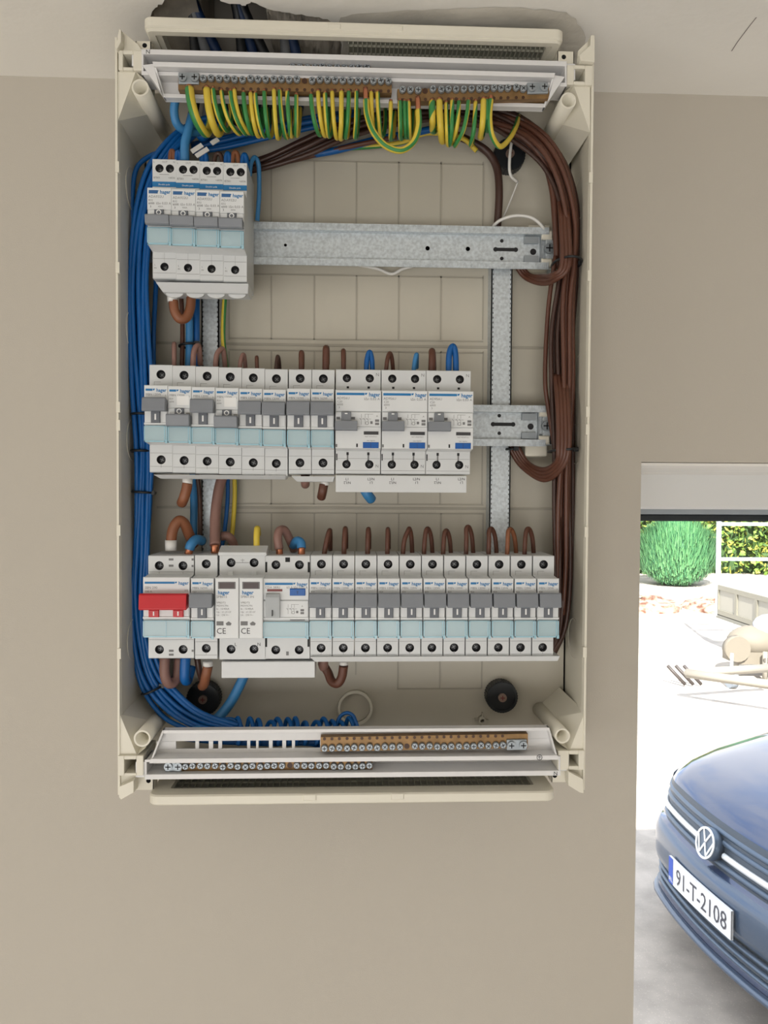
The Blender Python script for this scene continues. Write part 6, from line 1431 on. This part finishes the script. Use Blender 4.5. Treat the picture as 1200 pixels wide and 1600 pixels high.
for sg in (-1, 1):
    m_ = MB(); N = 8; g0 = []; 
    for k in range(N + 1):
        s = sg * (0.63 + 0.21 * k / N); g0 += [CP(s, 0.055, 0.615 + 0.03 * k / N), CP(s, 0.092, 0.800)]
    m_.add([v + Vector((-0.006, 0, 0)) for v in g0], [(2 * k, 2 * k + 1, 2 * k + 3, 2 * k + 2) if sg > 0 else (2 * k, 2 * k + 2, 2 * k + 3, 2 * k + 1) for k in range(N)], 0, True)
    m_.build('headlight', mat_once('headlight_glass', srgb(120, 136, 150), 0.08), car, world=True)
# round badge: raised disc, ring, and the two stacked letters
bz, bf = 0.705, 0.030
tilt = math.radians(-14)
bd = MB(); cen = CP(0, bf, bz); ax = Vector((-math.cos(tilt), 0, -math.sin(tilt))); upv = Vector((-math.sin(tilt) * -1, 0, math.cos(tilt))); upv = Vector((0, 1, 0)).cross(ax).normalized()
if upv.z < 0: upv = -upv
rt = Vector((0, -1, 0))
bd.cyl(cen + ax * -0.05, 0.074, ax, 0.055, 36)
bad = bd.build('badge', SL, car, world=True)
br_ = MB(); br_.pipe(cen + ax * 0.010, 0.072, 0.062, -ax, 0.008, 40)
def stroke(p0, p1, w_=0.0095):
    a = cen + ax * 0.009 + rt * p0[0] + upv * p0[1]; c = cen + ax * 0.009 + rt * p1[0] + upv * p1[1]; d = (c - a).normalized(); nn = ax.cross(d) * w_ / 2; h_ = ax * -0.006
    br_.add([a - nn, c - nn, c + nn, a + nn, a - nn + h_, c - nn + h_, c + nn + h_, a + nn + h_], [(0, 1, 2, 3), (0, 4, 5, 1), (1, 5, 6, 2), (2, 6, 7, 3), (3, 7, 4, 0)])
r_ = 0.064
stroke((-0.030, 0.056), (-0.002, 0.006)); stroke((0.030, 0.056), (0.002, 0.006))
stroke((-0.060, 0.022), (-0.026, -0.052)); stroke((-0.026, -0.052), (0.0, 0.000)); stroke((0.0, 0.000), (0.026, -0.052)); stroke((0.026, -0.052), (0.060, 0.022))
br_.build('badge_emblem', CHW, bad, world=True)
# number plate
pz0, pz1 = 0.395, 0.525; PW = 0.26; pl = MB(); n = 10
def PP(s, z, o=0.0): return Vector((NX - 0.018 - o + 0.10 * (s / 0.5) ** 2 * 0.3, NY + PC - s, ZG + z))   # s to the viewer's right
PC = 0.0
vs = []; fs = []
for k in range(n + 1):
    s = -PW + 2 * PW * k / n; vs += [PP(s, pz0), PP(s, pz1), PP(s, pz0, -0.012), PP(s, pz1, -0.012)]
for k in range(n):
    a_ = 4 * k; c_ = 4 * k + 4; fs += [(a_, c_, c_ + 1, a_ + 1), (a_ + 2, a_ + 3, c_ + 3, c_ + 2), (a_ + 1, c_ + 1, c_ + 3, a_ + 3), (a_, a_ + 2, c_ + 2, c_)]
pl.add(vs, fs); npl = pl.build('number_plate', mat_once('plate_white', srgb(236, 238, 240), 0.4), car, world=True)
bl = MB(); bl.add([PP(-PW, pz0, 0.001), PP(-PW + 0.045, pz0, 0.001), PP(-PW + 0.045, pz1, 0.001), PP(-PW, pz1, 0.001)], [(0, 1, 2, 3)])
bl.build('blue_band', mat_once('plate_blue', srgb(48, 88, 190), 0.4), npl, world=True)
tv, tf = glyphs('91-T-2108', 0.115, 'CENTER', 0.0, 0)
tt = MB(); tt.add([PP(v[0] * 0.86 + 0.025, pz0 + 0.024 + v[1], 0.0015) for v in tv], tf); tt.build('plate_characters', mat_once('plate_ink', srgb(70, 72, 84), 0.5), npl, world=True)
tv, tf = glyphs('IRL', 0.030, 'CENTER', 0.01, 0)
tt = MB(); tt.add([PP(v[0] - PW + 0.022, pz0 + 0.012 + v[1], 0.0015) for v in tv], tf); tt.build('plate_country', M['white'], npl, world=True)
car.rotation_euler = (0, 0, math.radians(6.5))
